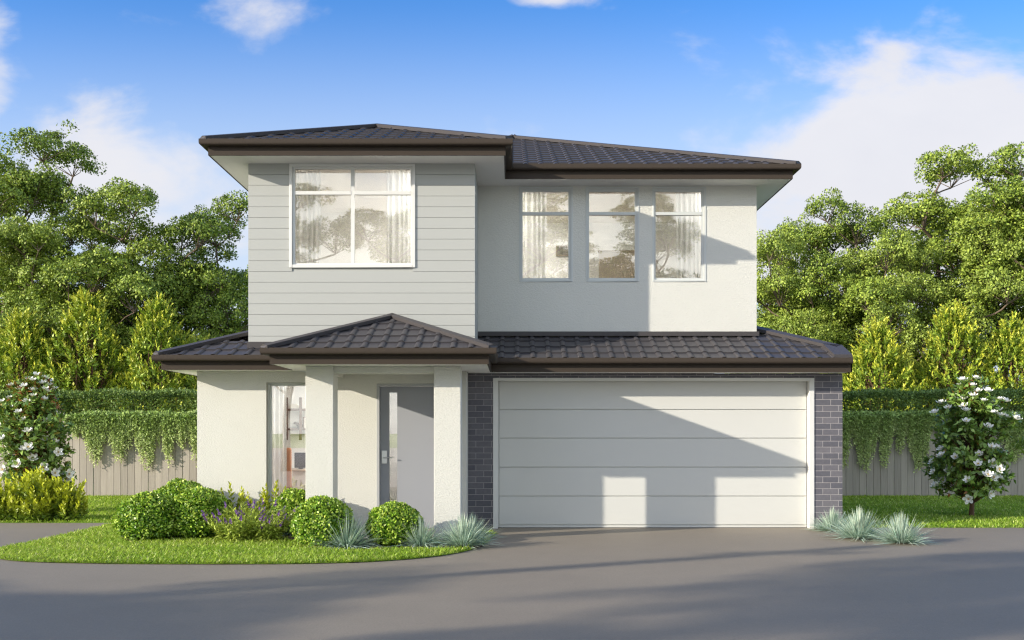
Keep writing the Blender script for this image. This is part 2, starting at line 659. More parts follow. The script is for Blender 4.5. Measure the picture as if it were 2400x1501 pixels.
# ---- walls
def build_walls():
    # cladding on the upper bay: boards with real grooves
    win = (X(684, YB), X(967, YB), Z(622, YB), Z(390, YB))
    b = MB()
    b.wall(BX0 + .012, BX1 - .012, 2.6, ZS2, YB + .014, .19, [win])
    b.box(BX0 + .012, BX0 + .2, YB + .204, YBACK - .3, 2.6, ZS2)
    b.box(BX1 - .2, BX1 - .012, YB + .204, YU + .1, 2.6, ZS2)
    step = 25.27 * YB / F
    z = Z(409.3, YB)
    zs = [ZS2]
    while z > 2.65:
        zs.append(z)
        z -= step
    zs.append(2.6)
    gap = .0024
    for a, c in zip(zs, zs[1:]):
        lo, hi = c + gap, a - (gap if a != ZS2 else 0)
        # front board, split round the window
        segs = [(BX0, BX1)] if hi <= win[2] or lo >= win[3] else [(BX0, win[0]), (win[1], BX1)]
        for (s0, s1) in segs:
            b.box(s0, s1, YB, YB + .013, lo, hi)
        b.box(BX0, BX0 + .0115, YB + .0135, YBACK - .3, lo, hi)
        b.box(BX1 - .0115, BX1, YB + .0135, YU + .05, lo, hi)
    b.build('cladding_wall', M['cladding'], house)
    # upper stucco wall with three windows
    ho = [(X(a, YU), X(c, YU), Z(656, YU), Z(443, YU)) for a, c in ((1221, 1338), (1377, 1494), (1533, 1650))]
    b = MB()
    b.wall(BX1 + .002, UX1, 2.6, ZS2, YU, .2, ho)
    b.box(UX1 - .2, UX1, YU + .2, YBACK - .3, 2.6, ZS2)
    b.box(BX0 + .2, UX1 - .2, YBACK - .5, YBACK - .3, 2.6, ZS2)
    b.build('upper_wall', M['stucco'], house)
    # lower front wall with study window and front door
    b = MB()
    b.wall(LX0, -.67, 0, ZS1, YL, .2, [(X(624, YL), X(762, YL), .3, Z(897, YL)), (-1.984, -.98, .04, Z(900, YL))])
    b.box(LX0, LX0 + .2, YL + .2, YBACK, 0, ZS1)
    b.box(-.87, -.67, YL + .2, YG + .1, 0, ZS1)
    b.build('lower_wall', M['stucco'], house)
    # garage brick
    b = MB()
    x0, x1 = X(1155.5, YG), X(1908, YG)
    b.wall(-.668, GX1, 0, ZS1, YG, .22, [(x0, x1, -1, Z(886.5, YG))])
    b.box(GX1 - .22, GX1, YG + .22, YBACK, 0, ZS1)
    b.build('brick_wall', M['brick'], house)
    # back of the lower storey
    b = MB()
    b.box(LX0 + .2, GX1 - .22, YBACK - .2, YBACK, 0, ZS1)
    b.build('rear_wall', M['stucco'], house)
    # porch piers and beams
    for (a, c) in ((716, 781), (1017, 1079.7)):
        b = MB()
        b.box(X(a, YP), X(c, YP), YP, YP + .35, 0, ZS1)
        b.build('pier', M['stucco'], house, bevel=.006)
    b = MB()
    zb = 2.268
    b.box(X(781, YP) + .001, X(1017, YP) - .001, YP + .05, YP + .25, zb, ZS1)
    b.box(X(716, YP) + .06, X(781, YP) - .06, YP + .351, YL - .001, zb + .002, ZS1)
    b.box(X(1017, YP) + .06, X(1079.7, YP) - .06, YP + .351, YL - .001, zb + .002, ZS1)
    b.build('porch_beam', M['stucco'], house)
    b = MB()
    b.box(X(716, YP) - .1, -.67, YP - .05, YL - .002, -.02, .035)
    b.build('porch_step', mat('porch_concrete', (.40, .38, .35), .8, .3, var=.15), house)
    # interiors seen through the glass
    b = MB()
    mis = (2, 1, 0)
    b.inside(BX0 + .22, BX1 - .22, YB + .22, 17.7, 3.1, ZS2 - .02, mis=mis)
    b.inside(BX1 + .02, UX1 - .22, YU + .21, 18.6, 3.1, ZS2 - .02, mis=mis)
    b.inside(LX0 + .22, -2.25, YL + .21, 17.1, .06, ZS1 - .02, mis=mis)
    b.inside(-2.2, -.89, YL + .21, 18.0, .06, ZS1 - .02, mis=mis)
    b.build('room_lining', [M['room'], M['ceil'], M['floorb']], house)
    # added glowing panels, hidden from view, to brighten the rooms
    for (x0, x1, y0, y1, z) in ((-1.45, -.85, 15.0, 17.4, ZS2 - .021), (-.45, .1, 16.3, 18.3, ZS2 - .021), (3.2, 3.6, 16.15, 16.9, ZS2 - .021),
                                (-2.92, -2.36, 15.0, 16.75, ZS1 - .021), (-1.3, -.95, 16.2, 17.4, ZS1 - .021)):
        b = MB()
        b.box(x0, x1, y0, y1, z - .03, z - .002)
        b.build('fill_panel', M['room_fill'], house)


build_walls()


# ---- windows
def window(px0, px1, py0, py1, y, casing, lights, transom, recess, proud=.018, fm='frame'):
    """px/py are outer edges of the frame on the wall plane; lights: list of pane (px0,px1); transom: (py0,py1) or None"""
    x0, x1, z1, z0 = X(px0, y), X(px1, y), Z(py0, y), Z(py1, y)
    b = MB()
    k = casing
    # casing, proud of the wall by 18 mm, as a ring of four butted pieces
    b.box(x0, x0 + k, y - proud, y + recess, z0, z1)
    b.box(x1 - k, x1, y - proud, y + recess, z0, z1)
    b.box(x0 + k, x1 - k, y - proud, y + recess, z1 - k, z1)
    b.box(x0 + k, x1 - k, y - proud, y + recess, z0, z0 + k)
    w = b.build('window', M[fm], house, bevel=.003)
    # sash frame
    b = MB()
    yi0, yi1 = y + recess - .05, y + recess
    gz1, gz0 = lights['top'], lights['bot']
    px = lights['px']
    e0, e1 = x0 + k, x1 - k
    zt, zb = z1 - k, z0 + k
    cuts = [e0] + [v for a in px for v in (X(a[0], y), X(a[1], y))] + [e1]
    for i in range(0, len(cuts), 2):
        if cuts[i + 1] - cuts[i] > .003:
            b.box(cuts[i], cuts[i + 1], yi0, yi1, zb, zt)
    panes = []
    for (a, c) in px:
        xa, xb = X(a, y), X(c, y)
        b.box(xa, xb, yi0, yi1, Z(gz1, y), zt)
        b.box(xa, xb, yi0, yi1, zb, Z(gz0, y))
        if transom:
            b.box(xa, xb, yi0 - .006, yi1, Z(transom[1], y), Z(transom[0], y))
            panes += [(xa, xb, Z(transom[0], y), Z(gz1, y)), (xa, xb, Z(gz0, y), Z(transom[1], y))]
        else:
            panes.append((xa, xb, Z(gz0, y), Z(gz1, y)))
    b.build('sash_frame', M[fm], w)
    for (a, c, e, f) in panes:
        b = MB()
        b.box(a, c, yi1 - .028, yi1 - .022, e, f)
        b.build('pane', M['glass'], w)
    return w


w = window(678.5, 973.3, 384.6, 627.6, YB, .042, {'px': [(691, 822), (830.5, 962)], 'top': 396.5, 'bot': 617}, (448, 456.3), .06)
for (o0, o1, g0, g1) in ((1216.7, 1342.7, 1225, 1332.5), (1372.7, 1498.3, 1381, 1488.3), (1529, 1655, 1536.7, 1644.3)):
    window(o0, o1, 438.2, 660.7, YU, .03, {'px': [(g0, g1)], 'top': 449.5, 'bot': 651.7}, (497.3, 504.3), .06, .008, 'frame_shaded')
window(624.5, 761.5, 897.5, 1198, YL, .022, {'px': [(632.5, 756)], 'top': 904, 'bot': 1192}, None, .15, -.075, 'frame_shaded')


# ---- front door
def front_door():
    ya = YL + .10
    b = MB()
    x0, x1, z1 = -1.984, -.98, Z(900, YL)
    zt = z1
    b.box(x0, x0 + .04, YL - .01, ya + .04, .04, zt)
    b.box(x1 - .04, x1, YL - .01, ya + .04, .04, zt)
    b.box(x0 + .04, x1 - .04, YL - .01, ya + .04, zt - .03, zt)
    b.build('door_frame', M['doorframe'], house, bevel=.002)
    gx0, gx1 = X(912.5, ya), X(931, ya)
    gz0, gz1 = .25, Z(920.6, ya)
    b = MB()
    a0, a1, c0, c1 = x0 + .042, x1 - .042, .05, zt - .034
    b.wall(a0, a1, c0, c1, ya, .042, [(gx0, gx1, gz0, gz1)])
    d = b.build('front_door', M['door'], house)
    b = MB()
    b.box(gx0, gx1, ya + .018, ya + .024, gz0, gz1)
    b.build('glass_strip', M['glass'], d)
    b = MB()
    hx0, hx1 = X(894.7, ya), X(907.3, ya)
    hz0, hz1 = Z(1087, ya), Z(1056.6, ya)
    b.box(hx0, hx1, ya - .014, ya, hz0, hz1)
    zc = Z(1073, ya)
    xc = (hx0 + hx1) / 2
    b.tube([(xc, ya - .014, zc), (xc, ya - .06, zc)], [.011, .011], 8)
    b.tube([(xc - .012, ya - .06, zc), (xc + .06, ya - .062, zc + .003), (xc + .125, ya - .055, zc)], [.0095, .009, .0085], 8)
    b.build('handle', M['steel'], d, bevel=.002)


front_door()


# ---- garage door
def garage_door():
    x0, x1, z1 = X(1155.5, YG), X(1908, YG), Z(886.5, YG)
    b = MB()
    yd = YG + .11
    b.box(x0, x0 + .075, YG - .014, yd, 0, z1)
    b.box(x1 - .075, x1, YG - .014, yd, 0, z1)
    b.box(x0 + .075, x1 - .075, YG - .014, yd, z1 - .045, z1)
    b.build('garage_frame', M['frame'], house, bevel=.003)
    b = MB()
    xa, xb = x0 + .04, x1 - .04
    zt = z1 - .02
    b.box(xa, xb, yd + .012, yd + .05, .006, zt)
    cut = [zt] + [Z(v, YG) for v in (960.8, 1028.3, 1096.7, 1165, 1233)] + [.012]
    px0, px1 = X(1169.5, yd), X(1890.5, yd)
    for i, (hi, lo) in enumerate(zip(cut, cut[1:])):
        b.box(px0 + .005, px1 - .005, yd - .006, yd + .012, lo + (.011 if i < 5 else 0), hi - .005)
        b.box(xa, px0 - .004, yd + .001, yd + .012, lo + .002, hi - .001)
        b.box(px1 + .004, xb, yd + .001, yd + .012, lo + .002, hi - .001)
    g = b.build('garage_door', M['garage'], house, bevel=.002)
    b = MB()
    b.box(xa, xb, yd - .004, yd + .01, .004, .011)
    b.build('rubber_seal', M['black'], g)


garage_door()


# ---- roofs
def tile_slope(poly, ux, vx, origin, width, length, lift=0.0, roll=.235, course=.32, phase=0.0):
    """tiles on one roof plane. ux: unit vector along the eave, vx: unit vector up the slope, origin: eave start.
    poly: list of (u, v) convex polygon kept after clipping (counter clockwise)"""
    ux, vx = Vector(ux), Vector(vx)
    n = ux.cross(vx).normalized()
    if n.z < 0:
        n = -n
    o = Vector(origin)
    bm = bmesh.new()
    lift -= .03
    prof = []                                # cross section of one tile: flat pan then roll
    rw, rh = .080, .021
    for k in range(7):
        a = math.pi * k / 6
        prof.append((roll * .5 - rw / 2 * math.cos(a), rh * math.sin(a)))
    us = []
    nu = int(width / roll) + 2
    for i in range(-1, nu):
        b0 = i * roll + phase
        us.append((b0, 0.0))
        us += [(b0 + a, h) for a, h in prof]
    nv = int(length / course) + 1
    for j in range(nv):
        v0, v1 = j * course - .02, (j + 1) * course + .02
        rows = []
        for (v, e) in ((v0, 0.0), (v0, .026), (v1, .004)):
            rows.append([bm.verts.new(o + ux * u + vx * v + n * (e + lift + h)) for u, h in us])
        for r0, r1 in zip(rows, rows[1:]):
            for i in range(len(us) - 1):
                bm.faces.new((r0[i], r0[i + 1], r1[i + 1], r1[i]))
    m = len(poly)
    for i in range(m):
        a, c = poly[i], poly[(i + 1) % m]
        pa, pc = o + ux * a[0] + vx * a[1], o + ux * c[0] + vx * c[1]
        e = (pc - pa).normalized()
        inward = n.cross(e) if ux.cross(vx).z > 0 else e.cross(n)
        bmesh.ops.bisect_plane(bm, geom=bm.verts[:] + bm.edges[:] + bm.faces[:], plane_co=pa, plane_no=inward, clear_inner=True, clear_outer=False)
    return bm


def roof(name, slopes, flats=()):
    """slopes: list of kwargs for tile_slope; flats: plain polygons in world coordinates under the tiles"""
    me = bpy.data.meshes.new(name)
    bm = bmesh.new()
    for s in slopes:
        b2 = tile_slope(**s)
        tmp = bpy.data.meshes.new('tmp')
        b2.to_mesh(tmp)
        b2.free()
        bm.from_mesh(tmp)
        bpy.data.meshes.remove(tmp)
    o_ = world_loc(house)
    for f in flats:
        vs = [bm.verts.new(Vector(p)) for p in f]
        bm.faces.new(vs)
    for v in bm.verts:
        v.co -= o_
    bmesh.ops.recalc_face_normals(bm, faces=bm.faces)
    bm.to_mesh(me)
    bm.free()
    return link(name, me, M['tile'], house)


def cap(parent, p0, p1, na, nb, w=.088, up=.038, th=.02, name='hip_cap'):
    """folded cap along a hip or ridge: two flanges lying parallel to the roof planes with normals na, nb"""
    p0, p1 = Vector(p0), Vector(p1)
    d = (p1 - p0).normalized()
    b = MB()
    top0, top1 = p0 + Vector((0, 0, up + .012)), p1 + Vector((0, 0, up + .012))
    sides = []
    for n in (na, nb):
        n = Vector(n).normalized()
        s = d.cross(n).normalized()
        if s.z > 0:
            s = -s
        sides.append((s, n))
    for (s, n) in sides:
        a0, a1 = top0 + s * w, top1 + s * w
        b.quad(top0, top1, a1, a0)
        b.quad(a0, a1, a1 - n * (th + .03), a0 - n * (th + .03))
    (s, n), (s2, n2) = sides
    for t, k in ((top0, -1), (top1, 1)):
        b.quad(t, t + s * w, t + s * w - n * .05, t - Vector((0, 0, .06)), t + s2 * w - n2 * .05, t + s2 * w)
    return b.build(name, M['ridge'], parent)


def eave(path, zg, zs, name_prefix='', parent=None):
    """gutter and fascia following a plan polyline (fascia line)"""
    b = MB()
    g = [(.002, zg - .012), (.088, zg - .012), (.088, zg), (.1, zg), (.103, zg - .006), (.103, zg - .052), (.100, zg - .068), (.092, zg - .080),
         (.078, zg - .086), (.002, zg - .088)]
    b.sweep(path, g)
    o = b.build('gutter', M['gutter'], house)
    b = MB()
    b.sweep(path, [(-.02, zs - .004), (0, zs - .004), (0, zg - .02), (-.02, zg - .02)])
    b.build('fascia', M['gutter'], house)


def soffit(poly, z):
    b = MB()
    b.quad(*[(x, y, z) for x, y in poly])
    b.quad(*[(x, y, z + .02) for x, y in reversed(poly)])
    return b.build('soffit', M['soffit'], house)


VUP = (0, 1 / SEC, TAN / SEC)              # up-slope vector of a slope facing the camera
NF = (0, -TAN, 1)                          # its normal
NL, NR, NB = (-TAN, 0, 1), (TAN, 0, 1), (0, TAN, 1)


def front_slope(x0, x1, y0, z0, poly_xy):
    return dict(poly=[(x - x0, (y - y0) * SEC) for x, y in poly_xy], ux=(1, 0, 0), vx=VUP, origin=(x0, y0, z0), width=x1 - x0,
                length=(max(p[1] for p in poly_xy) - y0) * SEC)


def left_slope(x0, y0, y1, z0, poly_xy):
    """faces -X; u runs from back (y1) to front (y0)"""
    return dict(poly=[(y1 - y, (x - x0) * SEC) for x, y in poly_xy], ux=(0, -1, 0), vx=(1 / SEC, 0, TAN / SEC), origin=(x0, y1, z0),
                width=y1 - y0, length=(max(p[0] for p in poly_xy) - x0) * SEC)


def right_slope(x0, y0, y1, z0, poly_xy):
    return dict(poly=[(y - y0, (x0 - x) * SEC) for x, y in poly_xy], ux=(0, 1, 0), vx=(-1 / SEC, 0, TAN / SEC), origin=(x0, y0, z0),
                width=y1 - y0, length=(x0 - min(p[0] for p in poly_xy)) * SEC)


def roofs():
    ed = .035                                # tiles overhang into the gutter
    # --- main upper roof: hip, eaves X -4.407..4.455
    ex0, ex1, ey0, eyb = -4.407, 4.455, YU - .55, 21.25
    ox0, ox1, oy0 = ex0 + ed, ex1 - ed, ey0 + ed
    half = (ox1 - ox0) / 2
    px, py = (ox0 + ox1) / 2, oy0 + half
    zb = ZG2 + .0
    pk = (px, py, zb + half * TAN)
    s = [front_slope(ox0, ox1, oy0, zb, [(ox0, oy0), (ox1, oy0), (px, py)]),
         right_slope(ox1, oy0, eyb, zb, [(ox1, oy0), (ox1, eyb), (px, py)]),
         left_slope(ox0, oy0, eyb, zb, [(ox0, eyb), (ox0, oy0), (px, py)])]
    r = roof('main_roof', s, [((ox0, eyb, zb), (ox1, eyb, zb), pk)])
    cap(r, (ox1, oy0, zb), pk, NF, NR)
    cap(r, (ox0, oy0, zb), pk, NF, NL)
    cap(r, (ox1, eyb, zb), pk, NB, NR)
    cap(r, (ox0, eyb, zb), pk, NB, NL)
    fx1, fy = UX1 + .45, YU - .45
    soffit([(BX0 - .45, YB - .45), (BX1 + .45, YB - .45), (BX1 + .45, fy), (fx1, fy), (fx1, eyb - .1), (BX0 - .45, eyb - .1)], ZS2)
    eave([(BX0 - .45, eyb - .1), (BX0 - .45, YB - .45), (BX1 + .45, YB - .45), (BX1 + .45, fy), (fx1, fy), (fx1, eyb - .1), (BX0 - .45, eyb - .1)], ZG2, ZS2)
    # --- bay roof
    ax0, ax1, ay = BX0 - .55 + ed, BX1 + .55 - ed, YB - .55 + ed
    h2 = (ax1 - ax0) / 2
    cx, cyy = (ax0 + ax1) / 2, ay + h2
    zt = zb + h2 * TAN
    ye = 18.5
    s = [front_slope(ax0, ax1, ay, zb, [(ax0, ay), (ax1, ay), (cx, cyy)]),
         right_slope(ax1, ay, ye, zb, [(ax1, ay), (ax1, oy0 + .3), (cx, ye - .9), (cx, cyy)]),
         left_slope(ax0, ay, ye, zb, [(ax0, ye), (ax0, ay), (cx, cyy), (cx, ye)])]
    r = roof('bay_roof', s)
    cap(r, (ax0, ay, zb), (cx, cyy, zt), NF, NL)
    cap(r, (ax1, ay, zb), (cx, cyy, zt), NF, NR)
    cap(r, (cx, cyy, zt), (cx, ye - .9, zt), NL, NR, name='ridge_cap')
    # --- lower left roof
    lx, ly = LX0 - .49 + ed, YL - .49 + ed
    zb = ZG1
    s = [front_slope(lx, -2.6, ly, zb, [(lx, ly), (-2.6, ly), (-2.6, YB + .3), (lx + .3 + YB - ly, YB + .3)]),
         left_slope(lx, ly, YBACK + .3, zb, [(lx, YBACK + .3), (lx, ly), (BX0 + .02, ly + BX0 + .02 - lx), (BX0 + .02, YBACK + .3)])]
    r = roof('lower_roof', s)
    k = BX0 + .05 - lx
    cap(r, (lx, ly, zb), (lx + k, ly + k, zb + k * TAN), NF, NL)
    b = MB()
    zf = zb + (YB - ly) * TAN
    b.box(BX0, -2.2, YB - .07, YB - .004, zf - .03, zf + .062)
    b.build('flashing', M['ridge'], r)
    soffit([(LX0 - .39, YL - .39), (-3.16, YL - .39), (-3.16, YL + .01), (LX0 + .01, YL + .01), (LX0 + .01, YBACK + .2), (LX0 - .39, YBACK + .2)], ZS1)
    eave([(LX0 - .39, YBACK + .2), (LX0 - .39, YL - .39), (-3.147, YL - .39)], ZG1, ZS1)
    # --- porch roof
    p0, p1, pyf = X(716, YP) - .387, X(1079.7, YP) + .387, YP - .4
    qx0, qx1, qy = p0 - .1 + ed, p1 + .1 - ed, pyf - .1 + ed
    h3 = (qx1 - qx0) / 2
    cx, cyy = (qx0 + qx1) / 2, qy + h3
    zt = zb + h3 * TAN
    s = [front_slope(qx0, qx1, qy, zb, [(qx0, qy), (qx1, qy), (cx, cyy)]),
         left_slope(qx0, qy, YB, zb, [(qx0, YB), (qx0, qy), (cx, cyy), (cx, YB)]),
         right_slope(qx1, qy, YB + .5, zb, [(qx1, qy), (qx1, YB + .5), (cx, YB + .5), (cx, cyy)])]
    r = roof('porch_roof', s)
    cap(r, (qx0, qy, zb), (cx, cyy, zt), NF, NL)
    cap(r, (qx1, qy, zb), (cx, cyy, zt), NF, NR)
    cap(r, (cx, cyy, zt), (cx, YB - .002, zt), NL, NR, name='ridge_cap')
    soffit([(p0, pyf), (p1, pyf), (p1, YG - .38), (-.67, YG - .38), (-.67, YL + .01), (p0, YL + .01)], ZS1 + .0015)
    eave([(p0, YL - .3), (p0, pyf), (p1, pyf), (p1, YG - .38)], ZG1, ZS1)
    # --- garage roof
    gy = YG - .48 + ed
    gxe = GX1 + .49 - ed                     # the hip's eave corner if the boundary did not cut it
    yt = YU + .05
    s = [front_slope(BX1 - .2, GX1, gy, zb, [(BX1 + .004, gy), (GX1 - .02, gy), (GX1 - .02, gy + gxe - GX1 + .02), (gxe - (yt - gy), yt), (BX1 + .004, yt)]),
         right_slope(gxe, gy, YBACK + .2, zb, [(GX1 - .02, gy + gxe - GX1 + .02), (GX1 - .02, YBACK + .2), (UX1 + .002, YBACK + .2), (UX1 + .002, gy + gxe - UX1)])]
    r = roof('garage_roof', s)
    t0 = gxe - GX1
    t1 = gxe - UX1 - .002
    cap(r, (GX1 - .01, gy + t0 + .01, zb + (t0 + .01) * TAN), (gxe - t1, gy + t1, zb + t1 * TAN), NF, NR, w=.14)
    b = MB()                                 # verge capping along the boundary
    v0, v1 = Vector((GX1 - .27, gy, zb + .05)), Vector((GX1 - .27, gy + t0 + .1, zb + .05 + (t0 + .1) * TAN))
    w0, w1 = Vector((GX1, gy, zb + .05)), Vector((GX1, gy + t0 + .02, zb + .05 + (t0 + .02) * TAN))
    dn = Vector((0, 0, .07))
    b.quad(v0, w0, w1, v1)
    b.quad(v0, v1, v1 - dn, v0 - dn)
    b.quad(w0, w0 - dn * 2, w1 - dn * 2, w1)
    b.quad(v0, v0 - dn, w0 - dn, w0)
    b.build('verge_cap', M['ridge'], r)
    b = MB()
    zf = zb + (YU - gy) * TAN
    b.box(BX1 + .003, UX1 + .02, YU - .09, YU - .003, zf - .02, zf + .05)
    b.build('flashing', M['ridge'], r)
    fx, fyy = GX1 - .002, YG - .38
    eave([(p1 + .003, fyy), (fx, fyy)], ZG1, ZS1)
    soffit([(p1 + .002, fyy), (fx, fyy), (fx, YG + .01), (-.66, YG + .01), (-.66, fyy + .003), (p1 + .002, fyy + .003)], ZS1 + .003)
    b = MB()                                 # boxed end of the eave on the boundary
    b.quad((fx + .001, fyy, ZS1), (fx + .001, YG, ZS1), (fx + .001, YG, ZG1 + .2), (fx + .001, fyy, ZG1))
    b.quad((fx + .021, fyy, ZS1), (fx + .021, YG, ZS1), (fx + .021, YG, ZG1 + .2), (fx + .021, fyy, ZG1))
    b.build('eave_end', M['gutter'], house)


roofs()


# ------------------------------------------------------------------ ground
def resample(pts, n=6):
    """Catmull-Rom through the points"""
    out = []
    P = [np.array(p, float) for p in pts]
    for i in range(len(P) - 1):
        p0, p1, p2, p3 = P[max(i - 1, 0)], P[i], P[i + 1], P[min(i + 2, len(P) - 1)]
        for k in range(n):
            t = k / n
            out.append(tuple(.5 * ((2 * p1) + (-p0 + p2) * t + (2 * p0 - 5 * p1 + 4 * p2 - p3) * t * t + (-p0 + 3 * p1 - 3 * p2 + p3) * t ** 3)))
    out.append(tuple(P[-1]))
    return out


def sheet(name, poly, z, m, depth=0.0):
    bm = bmesh.new()
    vs = [bm.verts.new((x, y, z)) for x, y in poly]
    f = bm.faces.new(vs)
    if f.normal.z < 0:
        f.normal_flip()
    bmesh.ops.triangulate(bm, faces=[f])
    if depth:
        n = len(vs)
        lo = [bm.verts.new((v.co.x, v.co.y, z - depth)) for v in vs]
        for i in range(n):
            bm.faces.new((vs[i], vs[(i + 1) % n], lo[(i + 1) % n], lo[i]))
        bmesh.ops.recalc_face_normals(bm, faces=bm.faces)
    me = bpy.data.meshes.new(name)
    bm.to_mesh(me)
    bm.free()
    return tag(link(name, me, m), kind='structure')


sheet('ground', [(-600, -600), (600, -600), (600, 900), (-600, 900)], 0.0, M['turf'])
sheet('driveway', [(-60, -40), (60, -40), (60, 15.16), (-.55, 15.28), (-5.9, 15.28), (-6.26, 16.06), (-60, 16.06)], .006, M['asphalt'])
sheet('bounce_sheet', [(-200, -60), (200, -60), (200, 3.2), (-200, 3.2)], .010, mat('bounce_sheet_pale', (.50, .46, .41), .85, .2, var=.2, vscale=.8, bump=.3, bscale=60))  # added unseen pale ground, bounces light up to the eaves
edge = resample([G(-40, 1302), G(0, 1313), G(60, 1319), G(160, 1322), G(330, 1324.5), G(560, 1325), G(760, 1323), G(900, 1317.5), G(1010, 1308), G(1085, 1296), G(1130, 1281),
                 G(1150, 1266), G(1157, 1252), (-.62, 15.1)], 6)
tip = resample([(-6.0, 16.3), (-6.3, 15.98), G(262, 1232), G(225, 1241), G(150, 1258), G(70, 1276), G(0, 1290), G(-40, 1302)], 6)
LAWN = edge + [(-.62, 15.12), (-4.6, 15.2), (-4.6, 16.3)] + tip[:-1]
sheet('front_lawn', LAWN, .014, M['turf'])
bed = resample([G(282, 1258), G(300, 1273), G(370, 1270), G(480, 1264), G(560, 1264), G(650, 1262), G(690, 1276), G(740, 1288), G(830, 1294), G(930, 1290), G(1040, 1291), G(1130, 1283), (-.68, 14.55)], 5)
sheet('garden_bed', bed + [(-4.7, 14.6), (-4.9, 14.3)], .03, M['soil'], .02)


# ------------------------------------------------------------------ foliage toolkit (numpy)
def unit(a):
    return a / np.maximum(np.linalg.norm(a, axis=-1, keepdims=True), 1e-9)


def leaf_arrays(P, D, N, L, W, fold=.12, droop=0.0):
    """diamond leaves: base P, axis D, rough normal N, length L, width W -> verts (n,4,3)"""
    D = unit(D)
    S = unit(np.cross(D, N))
    N = unit(np.cross(S, D))
    L = np.asarray(L).reshape(-1, 1)
    W = np.asarray(W).reshape(-1, 1)
    v = np.empty((len(P), 4, 3))
    v[:, 0] = P
    v[:, 1] = P + D * L * .45 + S * W * .5 + N * W * fold
    v[:, 2] = P + D * L - N * L * droop
    v[:, 3] = P + D * L * .45 - S * W * .5 + N * W * fold
    return v


def leaf_mesh(name, V, rnd=None, tint=None, rng=None, mi=None):
    """V: (n,4,3) -> mesh of n quads with face attributes rnd and tint"""
    n = len(V)
    me = bpy.data.meshes.new(name)
    me.vertices.add(n * 4)
    me.vertices.foreach_set('co', V.reshape(-1).astype(np.float32))
    me.loops.add(n * 4)
    me.loops.foreach_set('vertex_index', np.arange(n * 4, dtype=np.int32))
    me.polygons.add(n)
    me.polygons.foreach_set('loop_start', np.arange(0, n * 4, 4, dtype=np.int32))
    me.polygons.foreach_set('loop_total', np.full(n, 4, dtype=np.int32))
    if mi is not None:
        me.polygons.foreach_set('material_index', mi.astype(np.int32))
    me.update(calc_edges=True)
    if rnd is None:
        rnd = (rng or np.random.default_rng(1)).random(n)
    for nm, arr in (('rnd', rnd), ('tint', tint if tint is not None else np.zeros(n))):
        a = me.attributes.new(nm, 'FLOAT', 'FACE')
        a.data.foreach_set('value', np.asarray(arr, dtype=np.float32))
    return me


def rdir(rng, n):
    return unit(rng.normal(size=(n, 3)))


def branches_mesh(segs, n=5):
    """segs: list of (p0, p1, r0, r1) -> MB with tapered tubes"""
    b = MB()
    for p0, p1, r0, r1 in segs:
        b.tube([p0, p1], [r0, r1], n, cap=False)
    return b


def plain_mesh(b, name):
    me = bpy.data.meshes.new(name)
    me.from_pydata(b.v, [], b.f)
    me.polygons.foreach_set('use_smooth', [True] * len(b.f))
    return me


